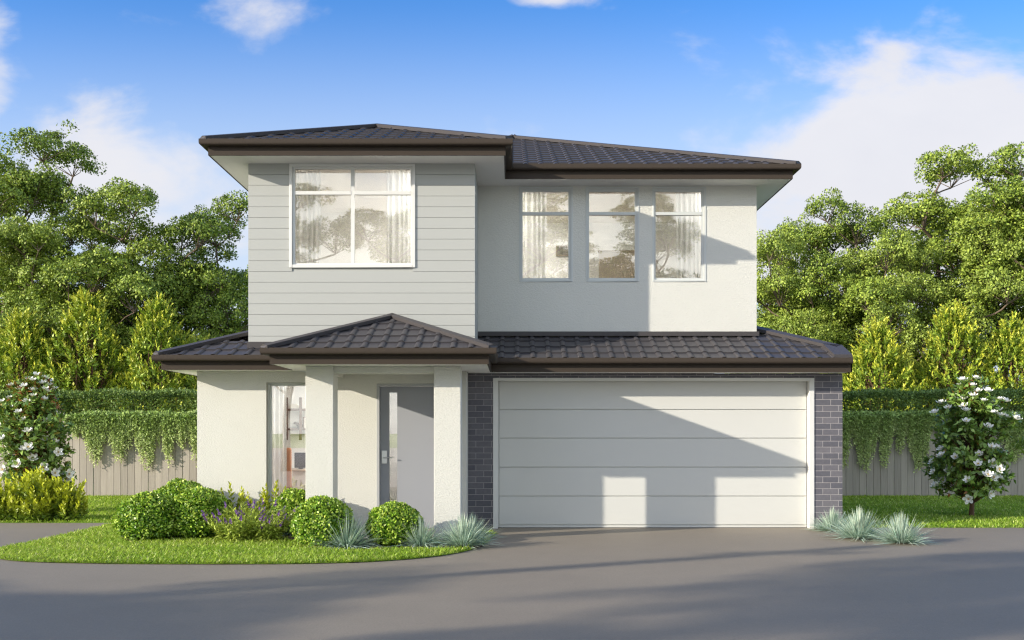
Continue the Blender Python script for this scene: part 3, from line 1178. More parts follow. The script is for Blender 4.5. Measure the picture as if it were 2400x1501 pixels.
def grow_tree(seed, h, cr, base=.28, nclump=40, rc=(.7, 1.15), tufts=50, per=78, leaf=.084, dense=1.0, shape=1.0):
    """a spreading tree: clump centres in an uneven crown, limbs joined to the nearest lower branch, leaf tufts on domed clumps.
    returns (trunk MB, leaves V)"""
    rng = np.random.default_rng(seed)
    cl = []
    tries = 0
    while len(cl) < nclump and tries < 6000:
        tries += 1
        zz = base + (1 - base) * rng.random() ** .85
        # crown outline: full in the middle, narrower at top
        t = (zz - base) / (1 - base)
        rr = cr * (math.sin(math.pi * min(1, .18 + t * .74)) ** .75) * shape
        a = rng.random() * 2 * math.pi
        rad = rr * math.sqrt(rng.random()) * (1 + .22 * math.sin(3 * a + seed))
        r = rng.uniform(*rc) * (1 - .25 * t)
        p = np.array([rad * math.cos(a), rad * math.sin(a), min(zz * h, h - r * .75)])
        if all(np.linalg.norm((p - q) * (1, 1, 1.25)) > (r + s) * .86 for q, s in cl):
            cl.append((p, r))
    nodes = [np.array([0, 0, -.1])]
    par = [-1]
    lean = rng.normal(size=2) * .05
    k = 6
    top = h * (base + .18)
    for i in range(1, k + 1):
        t = i / k
        nodes.append(np.array([lean[0] * h * t * t + rng.normal() * .05, lean[1] * h * t * t + rng.normal() * .05, top * t]))
        par.append(len(nodes) - 2)
    load = {}
    tips = []
    cl.sort(key=lambda c: np.linalg.norm(c[0] - nodes[-1]))
    for (p, r) in cl:
        foot = p - np.array([0, 0, r * .55])
        best, bi = 1e9, 1
        for i, q in enumerate(nodes):
            if i < 2:
                continue
            dz = foot[2] - q[2]
            dh = math.hypot(foot[0] - q[0], foot[1] - q[1])
            cost = math.hypot(dz, dh) + (2.5 if dz < .25 * dh else 0)
            if cost < best:
                best, bi = cost, i
        q = nodes[bi]
        m = 4
        prev = bi
        side = rng.normal(size=3) * .07 * best
        for j in range(1, m + 1):
            t = j / m
            pt = q + (foot - q) * np.array([t ** .8, t ** .8, t ** 1.15]) + side * math.sin(math.pi * t)
            nodes.append(pt)
            par.append(prev)
            prev = len(nodes) - 1
        tips.append((prev, p, r))
    cnt = [0.0] * len(nodes)
    for (i, p, r) in tips:
        j = i
        while j >= 0:
            cnt[j] += r * r
            j = par[j]
    segs = []
    for i, pi in enumerate(par):
        if pi < 0:
            continue
        r1 = .032 * math.sqrt(max(cnt[i], .3)) * (h / 9)
        r0 = .032 * math.sqrt(max(cnt[pi], .3)) * (h / 9) if pi > 0 else r1 * 1.35
        r0 = min(r0, r1 * 1.6)
        segs.append((nodes[pi], nodes[i], r0, r1))
    V = []
    for (i, p, r) in tips:
        nt = max(10, int(tufts * dense * (r / .9) ** 2))
        d = rdir(rng, nt)
        d[:, 2] = np.abs(d[:, 2]) * 1.0 - .16
        d = unit(d)
        rad = r * (.80 + .28 * rng.random(nt)) * (1 + .16 * np.sin(5 * d[:, 0] + 4 * d[:, 1] + seed))
        bare = rng.random(3) * 6.28              # ragged outline: each clump has bites taken out of it
        az = np.arctan2(d[:, 1], d[:, 0])
        rad = rad * (1 + .20 * np.sin(2 * az + bare[0]) + .14 * np.sin(3 * az + bare[1]) * d[:, 2])
        tp = p + d * rad[:, None] * np.array([1.1, 1.1, .78])
        for q in tp[::4]:
            mid = nodes[i] * .45 + q * .55 + rng.normal(size=3) * .05
            segs.append((nodes[i], mid, .016, .011))
            segs.append((mid, q, .011, .005))
        n = nt * per
        idx = np.repeat(np.arange(nt), per)
        lobe = rdir(rng, n)                      # leaves sit on the outside of each tuft, so tufts read as small lobes
        lobe = unit(lobe + d[idx] * .45 + np.array([0, 0, .25]))
        tr = (.17 + .13 * rng.random(nt))[idx] * (.7 + .4 * rng.random(n))
        P = tp[idx] + lobe * tr[:, None] * np.array([1.15, 1.15, .8])
        D = unit(rdir(rng, n) + lobe * .15)
        N = unit(lobe * 1.0 + d[idx] * .5 + rdir(rng, n) * .6 + np.array([0, 0, .2]))
        L = leaf * rng.uniform(.7, 1.35, n)
        V.append(leaf_arrays(P, D, N, L, L * .62))
    return branches_mesh(segs), np.concatenate(V)


TREE_PROTO = []


def tree_kind(seed, h, cr, leafm, **kw):
    tb, V = grow_tree(seed, h, cr, **kw)
    TREE_PROTO.append((plain_mesh(tb, 'tree_trunk'), leaf_mesh('tree_crown', V, rng=np.random.default_rng(seed)), h, cr, leafm))


tree_kind(11, 11.0, 1.75, M['tree_leaf_dark'], nclump=14, base=.36, rc=(.7, 1.25))
tree_kind(23, 9.5, 1.55, M['tree_leaf'], nclump=12, base=.34, rc=(.65, 1.15))
tree_kind(37, 9.5, 2.0, M['tree_leaf_dark'], nclump=10, base=.52, rc=(.7, 1.2))
tree_kind(41, 8.0, 1.9, M['tree_leaf_light'], nclump=15, base=.22, rc=(.6, 1.15))
tree_kind(58, 11.0, 2.2, M['tree_leaf'], nclump=12, base=.50, rc=(.75, 1.35))
tree_kind(66, 8.5, 1.4, M['tree_leaf_light'], nclump=9, base=.55, rc=(.5, .8), dense=.32)
tree_kind(73, 6.5, 1.8, M['tree_leaf'], nclump=15, base=.20, rc=(.55, 1.0))
for (a, b_, h, cr, lm) in TREE_PROTO:
    a.materials.append(M['trunk'])
    b_.materials.append(lm)


def tree(kind, x, y, h, wide=1.0, rot=0.0, label='', group='tall trees behind the fence'):
    tm, lm, h0, cr, _ = TREE_PROTO[kind]
    r = thing('tree', (x, y, 0), label, 'tree', group)
    s = h / h0
    r.scale = (s * wide, s * wide, s)
    r.rotation_euler = (0, 0, rot)
    for nm, me in (('trunk', tm), ('crown', lm)):
        o = bpy.data.objects.new(nm, me)
        COL.objects.link(o)
        o.parent = r
    return r


def T(kind, px, topy, d, wide, rot, label, group='tall trees behind the fence'):
    d += 4.6
    tree(kind, X(px, d), d, Z(topy, d), wide, rot, label, group)


T(0, 125, 316, 29.0, 1.0, .4, 'tallest dark tree at the far left with a domed crown above the rest')
T(1, 282, 426, 27.5, .95, 1.9, 'mid green tree between the tallest left tree and the tree beside the house')
T(2, 492, 460, 28.5, .92, 3.3, 'dark tree with forked bare limbs just left of the grey clad upper wall')
T(1, 20, 362, 28.5, .95, 4.1, 'mid green tree cut off by the left border')
T(3, 40, 520, 26.3, .9, 2.2, 'pale bushy tree in front of the trees at the left border')
T(6, 200, 590, 26.0, .9, 2.6, 'low bushy tree in front of the tallest left tree')
T(6, 345, 545, 27.5, .9, .7, 'low bushy tree in the dip between the left tree crowns')
T(3, 455, 640, 30.0, .9, 5.0, 'low pale tree seen below the forked tree left of the house')
T(6, 575, 625, 31.0, .95, .3, 'far bushy tree partly hidden behind the left house corner')
T(6, 115, 650, 30.0, 1.0, 3.0, 'far bushy tree low behind the left column shrubs')
T(6, 260, 680, 31.0, 1.0, 4.4, 'far bushy tree low between the left column shrubs')
T(3, 1815, 552, 28.0, .85, .8, 'pale bushy tree touching the right house corner')
T(2, 1990, 464, 29.0, .85, 1.1, 'dark topped tree with bare forked limbs right of the house corner')
T(1, 1893, 512, 30.5, .85, 2.2, 'mid green tree behind the pale bushy tree at the right house corner')
T(5, 2150, 462, 31.5, 1.0, .5, 'thin sparse tree with open twigs against the white cloud')
T(3, 2085, 565, 27.0, .85, 5.2, 'broad pale tree in the middle of the right hand trees')
T(4, 2235, 350, 29.5, 1.1, 2.9, 'tallest right tree with an umbrella crown on long pale limbs')
T(0, 2372, 358, 28.0, 1.0, .9, 'tall domed tree next to the right border')
T(3, 2330, 560, 26.5, .9, 3.9, 'low bushy tree beneath the tallest right tree')
T(1, 2440, 420, 27.0, 1.0, 2.0, 'tall tree cut off by the right border')
T(6, 1960, 620, 27.5, .95, 1.6, 'low bushy tree under the dark topped right tree')
T(6, 1840, 680, 31.0, 1.0, 4.4, 'far low tree seen in the gaps above the garage roof')
T(6, 2180, 640, 28.0, .9, 5.6, 'low bushy tree left of the tallest right tree')
T(6, 2060, 690, 31.0, 1.0, .2, 'far low tree between the right column shrubs')
# trees across the road: behind the viewer, mirrored in the windows and throwing the long shadows on the driveway
G2 = 'trees across the road behind the viewer'
for (k, x, y, h, wd, ro, lb) in ((4, -23.0, -5.3, 14.0, .8, .2, 'umbrella tree behind the viewer whose long shadow crosses the right asphalt'),
                                 (1, -27.0, -3.0, 8.8, 1.15, 1.3, 'bushy roadside tree left behind the viewer shading the near left asphalt'),
                                 (2, -19.8, 1.3, 5.2, 1.01, 2.0, 'small forked roadside tree left of the frame beside the asphalt'),
                                 (0, -8.4, -7.5, 10.6, 1.30, 2.5, 'dark tree behind the viewer mirrored in the left half of the bay window'),
                                 (1, -3.9, -8.2, 9.9, 1.30, 5.5, 'bushy tree behind the viewer mirrored in the right half of the bay window'),
                                 (4, 1.2, -8.0, 10.9, 1.23, 3.5, 'tall umbrella tree behind the viewer mirrored in the leftmost slim upper window'),
                                 (0, 5.2, -8.0, 10.8, 1.16, 4.2, 'dark tree behind the viewer mirrored in the rightmost slim upper window'),
                                 (3, 11.5, -12.0, 9.0, 1.45, 5.1, 'pale tree across the road to the right behind the viewer'),
                                 (3, -24.0, -2.3, 7.3, 1.2, 3.3, 'dense roadside tree left of the frame shading the near left asphalt'),
                                 (0, -16.0, -16.0, 10.0, 1.59, .9, 'dark tree far behind the viewer on the left')):
    tree(k, x, y, h, wd, ro, lb, G2)


b = MB()
b.tube([(-21.9, .05, -.2), (-21.9, .05, 4.5), (-21.88, .05, 9.1)], [.19, .165, .14], 12)
pp = thing('power_pole', (-21.9, .05, 0), 'timber power pole left of the frame that casts the thin shadow line', 'pole')
b.build('post', M['trunk'], pp)
b = MB()
b.box(-22.75, -21.05, -.10, .0, 8.55, 8.67)
b.build('crossarm', M['trunk'], pp)


# ---- shrubs built from leafy shoots
def shoots(rng, P, D, L, n, leaf, width=.4, spread=.55, tipfrac=.6, curl=.15):
    """P,D,L: shoot bases, directions, lengths; n leaves a shoot -> V, tint"""
    m = len(P)
    idx = np.repeat(np.arange(m), n)
    t = np.tile(np.linspace(.08, 1.0, n), m)
    D = unit(D)
    A = unit(np.cross(D, rdir(rng, m)))
    B = np.cross(D, A)
    ph = np.tile(np.arange(n) * 2.4, m) + np.repeat(rng.random(m) * 6, n)
    side = A[idx] * np.cos(ph)[:, None] + B[idx] * np.sin(ph)[:, None]
    base = P[idx] + D[idx] * (L[idx] * t)[:, None]
    k = (1 - .55 * t)[:, None]
    ax = unit(D[idx] * (.55 + .7 * t)[:, None] + side * spread * k * 1.4 + rng.normal(size=(m * n, 3)) * .12)
    nr = unit(D[idx] * .7 - side * .4 + rng.normal(size=(m * n, 3)) * .5)
    ll = leaf * rng.uniform(.75, 1.25, m * n) * (1 - .35 * t)
    V = leaf_arrays(base, ax, nr, ll, ll * width, droop=curl)
    return V, np.clip((t - tipfrac) / (1 - tipfrac), 0, 1)


def column_shrub_mesh(seed, h, r, nsh=760, leaf=.135, shoot=.40, n=14):
    rng = np.random.default_rng(seed)
    z = h * (.05 + .95 * rng.random(nsh) ** .9)
    t = z / h
    prof = r * np.where(t < .35, .86 + .4 * t, 1.0 * np.clip(1 - ((t - .35) / .66) ** 1.7, 0.02, 1))
    a = rng.random(nsh) * 2 * np.pi
    prof = prof * (1 + .15 * np.sin(a * 3 + z * 1.7 + seed) + .10 * np.sin(a * 5 - z * 2.9))
    rad = prof * np.where(rng.random(nsh) < .7, rng.uniform(.8, 1.05, nsh), rng.uniform(.25, .8, nsh))
    P = np.stack([rad * np.cos(a), rad * np.sin(a), z - shoot * .6], 1)
    D = np.stack([np.cos(a) * .45, np.sin(a) * .45, np.full(nsh, 1.0)], 1) + rng.normal(size=(nsh, 3)) * .22
    L = shoot * rng.uniform(.6, 1.3, nsh)
    V, tint = shoots(rng, P, D, L, n, leaf, .42, .52, .42)
    keep = np.repeat(rng.random(nsh), n)
    tint = np.clip(tint * (keep > .12) * (.6 + keep * .7), 0, 1)
    segs = []
    for i in range(0, nsh, 6):
        segs.append(((P[i, 0] * .25, P[i, 1] * .25, max(.1, P[i, 2] - .6)), tuple(P[i]), .014, .008))
    for k in range(5):
        an = k * 1.26
        segs.append(((.08 * math.cos(an), .08 * math.sin(an), -.05), (r * .3 * math.cos(an), r * .3 * math.sin(an), h * .5), .035, .022))
        segs.append(((r * .3 * math.cos(an), r * .3 * math.sin(an), h * .5), (r * .25 * math.cos(an), r * .25 * math.sin(an), h * .86), .022, .008))
    return leaf_mesh('foliage', V, tint=tint, rng=rng), plain_mesh(branches_mesh(segs, 4), 'stems')


def shrub_thing(name, loc, label, cat, group, fol, stem, scale=1.0, rot=0.0, sz=None):
    r = thing(name, loc, label, cat, group)
    r.scale = (scale, scale, sz or scale)
    r.rotation_euler = (0, 0, rot)
    for nm, me in (('foliage', fol), ('stem', stem)):
        if me:
            o = bpy.data.objects.new(nm, me)
            COL.objects.link(o)
            o.parent = r
    return r


cs = [column_shrub_mesh(5, 4.6, 1.02), column_shrub_mesh(8, 4.4, .95), column_shrub_mesh(9, 4.0, .98)]
for f, s in cs:
    f.materials.append(M['column_leaf'])
    s.materials.append(M['twig'])
for (k, px, top, d, sc, lb) in ((2, 55, 745, 24.6, 1.06, 'yellow tipped column shrub behind the left magnolia'),
                                (0, 205, 692, 24.8, 1.08, 'tallest yellow tipped column shrub left of the house, second from the left border'),
                                (1, 368, 708, 24.8, 1.0, 'yellow tipped column shrub beside the left eave of the house'),
                                (2, 470, 800, 25.2, .95, 'yellow tipped column shrub mostly hidden behind the lower left roof'),
                                (2, 2058, 765, 24.6, 1.0, 'yellow tipped column shrub nearest the garage roof'),
                                (0, 2232, 722, 24.8, 1.05, 'tallest yellow tipped column shrub behind the right magnolia'),
                                (1, 2370, 752, 24.6, .98, 'yellow tipped column shrub at the right border'),
                                (1, 1965, 850, 25.4, .95, 'low yellow tipped column shrub peeping past the garage corner')):
    d += 4.0
    sc *= 1.15
    hh = Z(top, d)
    shrub_thing('column_shrub', (X(px, d), d, 0), lb, 'shrub', 'yellow tipped column shrubs behind the hedge', cs[k][0], cs[k][1], sc,
                px * .37, hh / (4.6, 4.4, 4.0)[k])


def golden_mesh(seed, h, r, nsh=125, leaf=.112, shoot=.36, n=15):
    rng = np.random.default_rng(seed)
    a = rng.random(nsh) * 2 * np.pi
    t = rng.random(nsh) ** .8
    rad = r * np.sqrt(rng.random(nsh)) * (1 - .45 * t ** 2)
    P = np.stack([rad * np.cos(a), rad * np.sin(a), np.maximum(.02, t * h - shoot * .75)], 1)
    D = np.stack([np.cos(a) * .4 * rad / r, np.sin(a) * .4 * rad / r, np.full(nsh, 1.)], 1) + rng.normal(size=(nsh, 3)) * .14
    V, tint = shoots(rng, P, D, shoot * rng.uniform(.75, 1.2, nsh), n, leaf, .5, .6, .15)
    segs = [((0, 0, -.02), tuple(p), .007, .004) for p in P[::3]]
    return leaf_mesh('foliage', V, tint=tint * .95, rng=rng), plain_mesh(branches_mesh(segs, 4), 'stems')


gm = [golden_mesh(3, .78, .34), golden_mesh(4, .62, .30, nsh=90), golden_mesh(6, .5, .17, nsh=34, leaf=.075, shoot=.3)]
for f, s in gm:
    f.materials.append(M['gold_leaf'])
    s.materials.append(M['twig'])
for (k, px, d, sc, rt, lb) in ((1, 4, 16.5, .95, 0, 'golden leaved shrub cut off by the left border'),
                               (0, 86, 16.5, .98, 1, 'tallest golden leaved shrub below the left magnolia'),
                               (1, 150, 16.55, .98, 2, 'golden leaved shrub at the right end of the clump by the left magnolia'),
                               (2, 552, 14.25, 1.15, 0, 'slim golden shrub against the cream wall beside the clipped balls'),
                               (2, 592, 14.2, .95, 1.5, 'low golden shrub in the middle behind the purple flowers'),
                               (2, 636, 14.25, 1.2, 3.0, 'slim golden shrub in front of the study window')):
    shrub_thing('golden_shrub', (X(px, d), d, .03 if d < 15 else 0), lb, 'shrub', 'golden leaved shrubs', gm[k][0], gm[k][1], sc, rt)


# ---- clipped balls
def ball_mesh(seed, r, h, n=11500, leaf=.038):
    rng = np.random.default_rng(seed)
    d = rdir(rng, n)
    d[:, 2] = np.where(d[:, 2] < -.55, -d[:, 2], d[:, 2])
    lump = 1 + .035 * np.sin(7 * d[:, 0] + seed) * np.sin(6 * d[:, 1] + 2) + .03 * np.sin(9 * d[:, 2] + 5 * d[:, 0])
    depth = 1 - .2 * rng.random(n) ** 1.3 + .02 * rng.random(n)
    cz = h * .40
    S = np.array([r, r, h - cz])
    P = d * S * (lump * depth)[:, None] + np.array([0, 0, cz])
    P[:, 2] = np.maximum(P[:, 2], .01)
    N = unit(d / S)
    D = unit(N * .45 + rdir(rng, n) * .95 + np.array([0, 0, .2]))
    NN = unit(N * .85 + rdir(rng, n) * .75 + np.array([0, 0, .35]))
    L = leaf * rng.uniform(.7, 1.3, n)
    V = leaf_arrays(P, D, NN, L, L * .68)
    tint = np.clip((depth - .93) / .07, 0, 1) * rng.random(n) ** 1.3
    # woody heart: short twigs and inner leaves
    m = 2600
    d2 = rdir(rng, m)
    P2 = d2 * S * (.55 + .26 * rng.random(m))[:, None] + np.array([0, 0, cz])
    P2[:, 2] = np.maximum(P2[:, 2], .01)
    V2 = leaf_arrays(P2, rdir(rng, m), d2, np.full(m, .09), np.full(m, .07))
    return leaf_mesh('foliage', np.concatenate([V, V2]), tint=np.concatenate([tint, np.zeros(m)]), rng=rng)


for i, (px, d, r, h, lb) in enumerate(((348, 13.52, .43, .60, 'leftmost clipped green ball at the edge of the lawn'),
                                       (425, 14.15, .47, .74, 'tallest clipped ball at the back against the house corner'),
                                       (468, 13.75, .43, .655, 'clipped green ball between the back ball and the purple flowers'),
                                       (694, 14.15, .36, .61, 'clipped ball half hidden behind the porch pier'),
                                       (757, 12.75, .385, .60, 'clipped ball in front of the left porch pier'),
                                       (925, 12.85, .352, .52, 'smallest clipped ball in front of the front door'))):
    me = ball_mesh(20 + i, r, h)
    me.materials.append(M['box_leaf'])
    s = MB()
    s.tube([(0, 0, -.04), (0, 0, h * .4)], [.03, .02], 6)
    for k in range(9):
        a = k * .7
        s.tube([(0, 0, h * .15), (r * .6 * math.cos(a), r * .6 * math.sin(a), h * (.35 + .05 * (k % 4)))], [.014, .006], 4, cap=False)
    sm = plain_mesh(s, 'stems')
    sm.materials.append(M['twig'])
    shrub_thing('clipped_bush', (X(px, d), d, .03), lb, 'bush', 'clipped ball bushes', me, sm)


# ---- blue fescue tufts
def fescue_mesh(seed, r, h, n=950):
    rng = np.random.default_rng(seed)
    a = rng.random(n) * 2 * np.pi
    b = rng.random(n) ** 1.1
    el = R(88) - R(70) * b + rng.normal(size=n) * .12                      # elevation of each blade
    d0 = np.stack([np.cos(a) * np.cos(el), np.sin(a) * np.cos(el), np.sin(el)], 1)
    L = np.hypot(h * np.sin(el), r * np.cos(el)) * rng.uniform(.5, 1.2, n)
    P = np.stack([np.cos(a), np.sin(a), np.zeros(n)], 1) * (.34 * r * b[:, None])
    w = .0056 * rng.uniform(.7, 1.4, n)
    side = unit(np.stack([-np.sin(a), np.cos(a), np.zeros(n)], 1) + rng.normal(size=(n, 3)) * .3)
    bend = rng.uniform(.02, .62, n)
    k = 5
    V = []
    T = []
    prev = None
    for j in range(k):
        t = j / (k - 1)
        c = P + d0 * (L * t)[:, None]
        c[:, 2] = np.maximum(.012, c[:, 2] - bend * L * t * t * np.cos(el))
        ww = (w * (1 - t) ** .6)[:, None] if t < 1 else (w * .08)[:, None]
        cur = (c - side * ww, c + side * ww)
        if prev is not None:
            V.append(np.stack([prev[0], prev[1], cur[1], cur[0]], 1))
            T.append(np.full(n, t))
        prev = cur
    rn = rng.random(n)
    return leaf_mesh('blades', np.concatenate(V), rnd=np.tile(rn, k - 1), tint=np.clip(np.concatenate(T) * 1.1 - .45, 0, 1) * np.tile(rng.random(n), k - 1))


fm = [fescue_mesh(51, .38, .33), fescue_mesh(52, .36, .31), fescue_mesh(53, .4, .35, 1050)]
for m_ in fm:
    m_.materials.append(M['fescue'])
for (k, px, py, sc, rt, lb) in ((1, 684, 1258, .85, .3, 'small blue grass tuft beside the purple flowers'),
                                (0, 812, 1286, 1.20, 1.2, 'blue grass tuft between the two front clipped balls'),
                                (1, 985, 1284, 1.02, 2.2, 'blue grass tuft right of the smallest clipped ball'),
                                (2, 1106, 1266, .86, 3.0, 'blue grass tuft against the brick beside the garage door'),
                                (0, 1086, 1284, 1.08, 4.0, 'blue grass tuft on the front corner of the lawn by the driveway'),
                                (1, 1952, 1246, .95, 5.1, 'smaller blue grass tuft against the right brick pier'),
                                (2, 2014, 1264, 1.08, .8, 'middle and tallest of the three blue grass tufts right of the garage'),
                                (0, 2112, 1274, 1.06, 2.7, 'rightmost blue grass tuft on the open driveway')):
    x, y = G(px, py)
    o = bpy.data.objects.new('blue_grass_tuft', fm[k])
    COL.objects.link(o)
    o.location = (x, y, .02 if px < 1200 else .006)
    sc *= 1.05
    o.scale = (sc, sc, sc)
    o.rotation_euler = (0, 0, rt)
    tag(o, lb, 'ornamental grass', 'blue grass tufts')


# ---- purple flowering plants
def salvia(seed, x, y, r, h, label):
    rng = np.random.default_rng(seed)
    n = 105
    a = rng.random(n) * 2 * np.pi
    b = np.sqrt(rng.random(n))
    D = np.stack([np.cos(a) * b * 1.05, np.sin(a) * b * 1.05, np.full(n, 1.)], 1)
    P = np.stack([np.cos(a) * b * r * .35, np.sin(a) * b * r * .35, np.zeros(n)], 1)
    L = h * rng.uniform(.5, 1.05, n) * (1.0 - .05 * b)
    V, tint = shoots(rng, P, D, L, 22, .10, .24, 1.1, .99, .25)
    root = thing('flowering_plant', (x, y, .03), label, 'plant', 'purple flowering plants')
    me = leaf_mesh('foliage', V, rng=rng)
    link('foliage', me, M['salvia_leaf'], root)
    segs = [(tuple(p), tuple(p + unit(d[None])[0] * l), .004, .0025) for p, d, l in zip(P, D, L)]
    sm = plain_mesh(branches_mesh(segs, 4), 'stem')
    link('stem', sm, M['salvia_leaf'], root)
    tips = P + unit(D) * L[:, None]
    order = rng.permutation(n)[:24]
    spike = None
    for i in order:
        if spike is None:
            m = 34
            tt = np.sort(rng.random(m))
            aa = rng.random(m) * 6.28
            q = np.stack([np.zeros(m), np.zeros(m), tt * .10 - .02], 1)
            dd = unit(np.stack([np.cos(aa), np.sin(aa), .5 + tt], 1))
            spike = leaf_mesh('flower_spike', leaf_arrays(q, dd, rdir(rng, m), .028 * (1.2 - .7 * tt), .018 * (1.2 - .6 * tt)), rng=rng)
            spike.materials.append(M['purple'])
        o = bpy.data.objects.new('flower_spike', spike)
        COL.objects.link(o)
        o.parent = root
        o.location = tips[i]
        d = Vector(D[i]).normalized()
        o.rotation_euler = Vector((0, 0, 1)).rotation_difference(d).to_euler()


salvia(71, X(556, 13.3), 13.3, .38, .50, 'purple flowering plant next to the clipped balls')
salvia(72, X(622, 13.35), 13.35, .38, .50, 'purple flowering plant next to the small blue grass tuft')


# ---- magnolia-like shrubs with white flowers
def flower_mesh():
    b = MB()
    for ring, (n, tilt, ln, wd) in enumerate(((5, .55, .075, .052), (4, 1.0, .06, .044))):
        for k in range(n):
            a = 2 * math.pi * k / n + ring * .6
            ca, sa = math.cos(a), math.sin(a)
            rows = []
            for j in range(5):
                t = j / 4
                out = ln * math.sin(t * (1.6 - tilt * .5)) * (1.0 - .25 * ring)
                up = ln * (t * t * .75 * tilt + t * .25)
                w = wd * math.sin(math.pi * (.12 + .80 * t)) * .5
                rows.append([(out * ca - w * s * sa, out * sa + w * s * ca, up + abs(s) * w * .35) for s in (-1, 0, 1)])
            for r0, r1 in zip(rows, rows[1:]):
                for i in range(2):
                    b.quad(r0[i], r0[i + 1], r1[i + 1], r1[i])
    for k in range(7):
        a = k * .9
        b.tube([(0, 0, 0), (.012 * math.cos(a), .012 * math.sin(a), .03)], [.003, .004], 4, mi=1)
    me = bpy.data.meshes.new('flower')
    me.from_pydata(b.v, [], b.f)
    me.polygons.foreach_set('material_index', b.mi)
    me.polygons.foreach_set('use_smooth', [True] * len(b.f))
    me.materials.append(M['petal'])
    me.materials.append(M['stamen'])
    return me


FLOWER = flower_mesh()


def magnolia(seed, x, y, h, r, label, nros=260, red=.08, spots=()):
    rng = np.random.default_rng(seed)
    root = thing('flowering_shrub', (x, y, 0), label, 'shrub', 'white flowering shrubs')
    t = rng.random(nros) ** .9
    a = rng.random(nros) * 2 * np.pi
    prof = r * np.sin(np.pi * np.clip(.20 + .76 * t, 0, 1)) ** .65
    rad = prof * np.sqrt(.15 + .85 * rng.random(nros)) * (1 + .18 * np.sin(3 * a + 5 * t))
    tips = np.stack([rad * np.cos(a), rad * np.sin(a), .38 + (h - .45) * t], 1)
    segs = []
    trunk = [np.array([0, 0, -.05]), np.array([.02, .01, .3]), np.array([-.02, .03, .8]), np.array([.03, 0, 1.4]), np.array([0, .02, h * .88])]
    rr = [.05, .042, .034, .022, .008]
    for i in range(4):
        segs.append((trunk[i], trunk[i + 1], rr[i], rr[i + 1]))
    for q in tips:
        zz = max(.22, q[2] - .25 - .45 * math.hypot(q[0], q[1]))
        j = np.interp(zz, [p[2] for p in trunk], range(5))
        k = int(min(3, j))
        b0 = trunk[k] + (trunk[k + 1] - trunk[k]) * (j - k)
        mid = (b0 + q) / 2 + np.array([0, 0, .03])
        segs.append((b0, mid, .008, .006))
        segs.append((mid, q, .006, .003))
    me = plain_mesh(branches_mesh(segs, 5), 'trunk')
    link('trunk', me, M['twig'], root)
    per = 24
    idx = np.repeat(np.arange(nros), per)
    out = unit(tips - np.array([0, 0, h * .4]))
    n = nros * per
    ax = unit(out[idx] * .5 + rdir(rng, n) * 1.0 + np.array([0, 0, .15]))
    nr = unit(out[idx] * .9 + np.array([0, 0, .35]) + rdir(rng, n) * .6)
    off = out[idx] * (rng.random(n)[:, None] * -.16) + rng.normal(size=(n, 3)) * .04
    ll = rng.uniform(.08, .135, n)
    V = leaf_arrays(tips[idx] + off, ax, nr, ll, ll * .5, .14, .12)
    inner = np.linalg.norm(tips[idx][:, :2], axis=1) < r * .62
    tint = np.where(inner & (rng.random(n) < red * 2), .9, np.where(rng.random(n) < red * .4, .5, 0.))
    link('foliage', leaf_mesh('foliage', V, tint=tint, rng=rng), M['mag_leaf'], root)
    cand = [i for i in range(nros) if tips[i][1] < r * .25 and rad[i] > prof[i] * .55]
    rng.shuffle(cand)
    pick = []
    for i in cand:
        if all(np.linalg.norm(tips[i] - tips[j]) > .13 for j in pick):
            pick.append(i)
        if len(pick) >= 54:
            break
    for i in pick:
        o = bpy.data.objects.new('flower', FLOWER)
        COL.objects.link(o)
        o.parent = root
        o.location = tips[i] + out[i] * .05
        d = Vector(out[i] * .8 + np.array([0, -.25, .7]) + rng.normal(size=3) * .2).normalized()
        o.rotation_euler = Vector((0, 0, 1)).rotation_difference(d).to_euler()
        s = rng.uniform(.9, 1.3)
        o.scale = (s, s, s)
    return root


x, y = G(2276, 1212)
magnolia(81, x, y, 2.42, .72, 'white flowering shrub with glossy green leaves on the right lawn', nros=270, red=.03)
magnolia(82, X(84, 17.9), 17.9, 2.52, .66, 'white flowering shrub with rusty inner leaves behind the golden shrubs at left', nros=330, red=.12)


# ------------------------------------------------------------------ fence, hedge, trailing plants
YF = 22.6


def fence(x0, x1, label):
    root = thing('fence', (x0, YF, 0), label, 'fence')
    rng = random.Random(5)
    b = MB()
    rn = []
    w = .156
    x = x0
    while x < x1:
        dz = rng.uniform(-.006, .006)
        dy = rng.uniform(-.004, .004)
        b.box(x + .004, x + w - .004, YF + dy, YF + .02 + dy, .02, 1.76 + dz)
        rn += [rng.random()] * 6
        x += w
    me = bpy.data.meshes.new('palings')
    me.from_pydata([(p[0] - x0, p[1] - YF, p[2]) for p in b.v], [], b.f)
    a = me.attributes.new('rnd', 'FLOAT', 'FACE')
    a.data.foreach_set('value', rn)
    link('palings', me, M['fence'], root)
    b = MB()
    for z in (.35, 1.0, 1.6):
        b.box(x0, x1, YF + .025, YF + .065, z, z + .09)
    b.build('rail', M['fence'], root)


fence(-14.5, -1.5, 'sunlit weathered paling fence left of the house')
fence(1.5, 14.5, 'shaded grey paling fence right of the house')


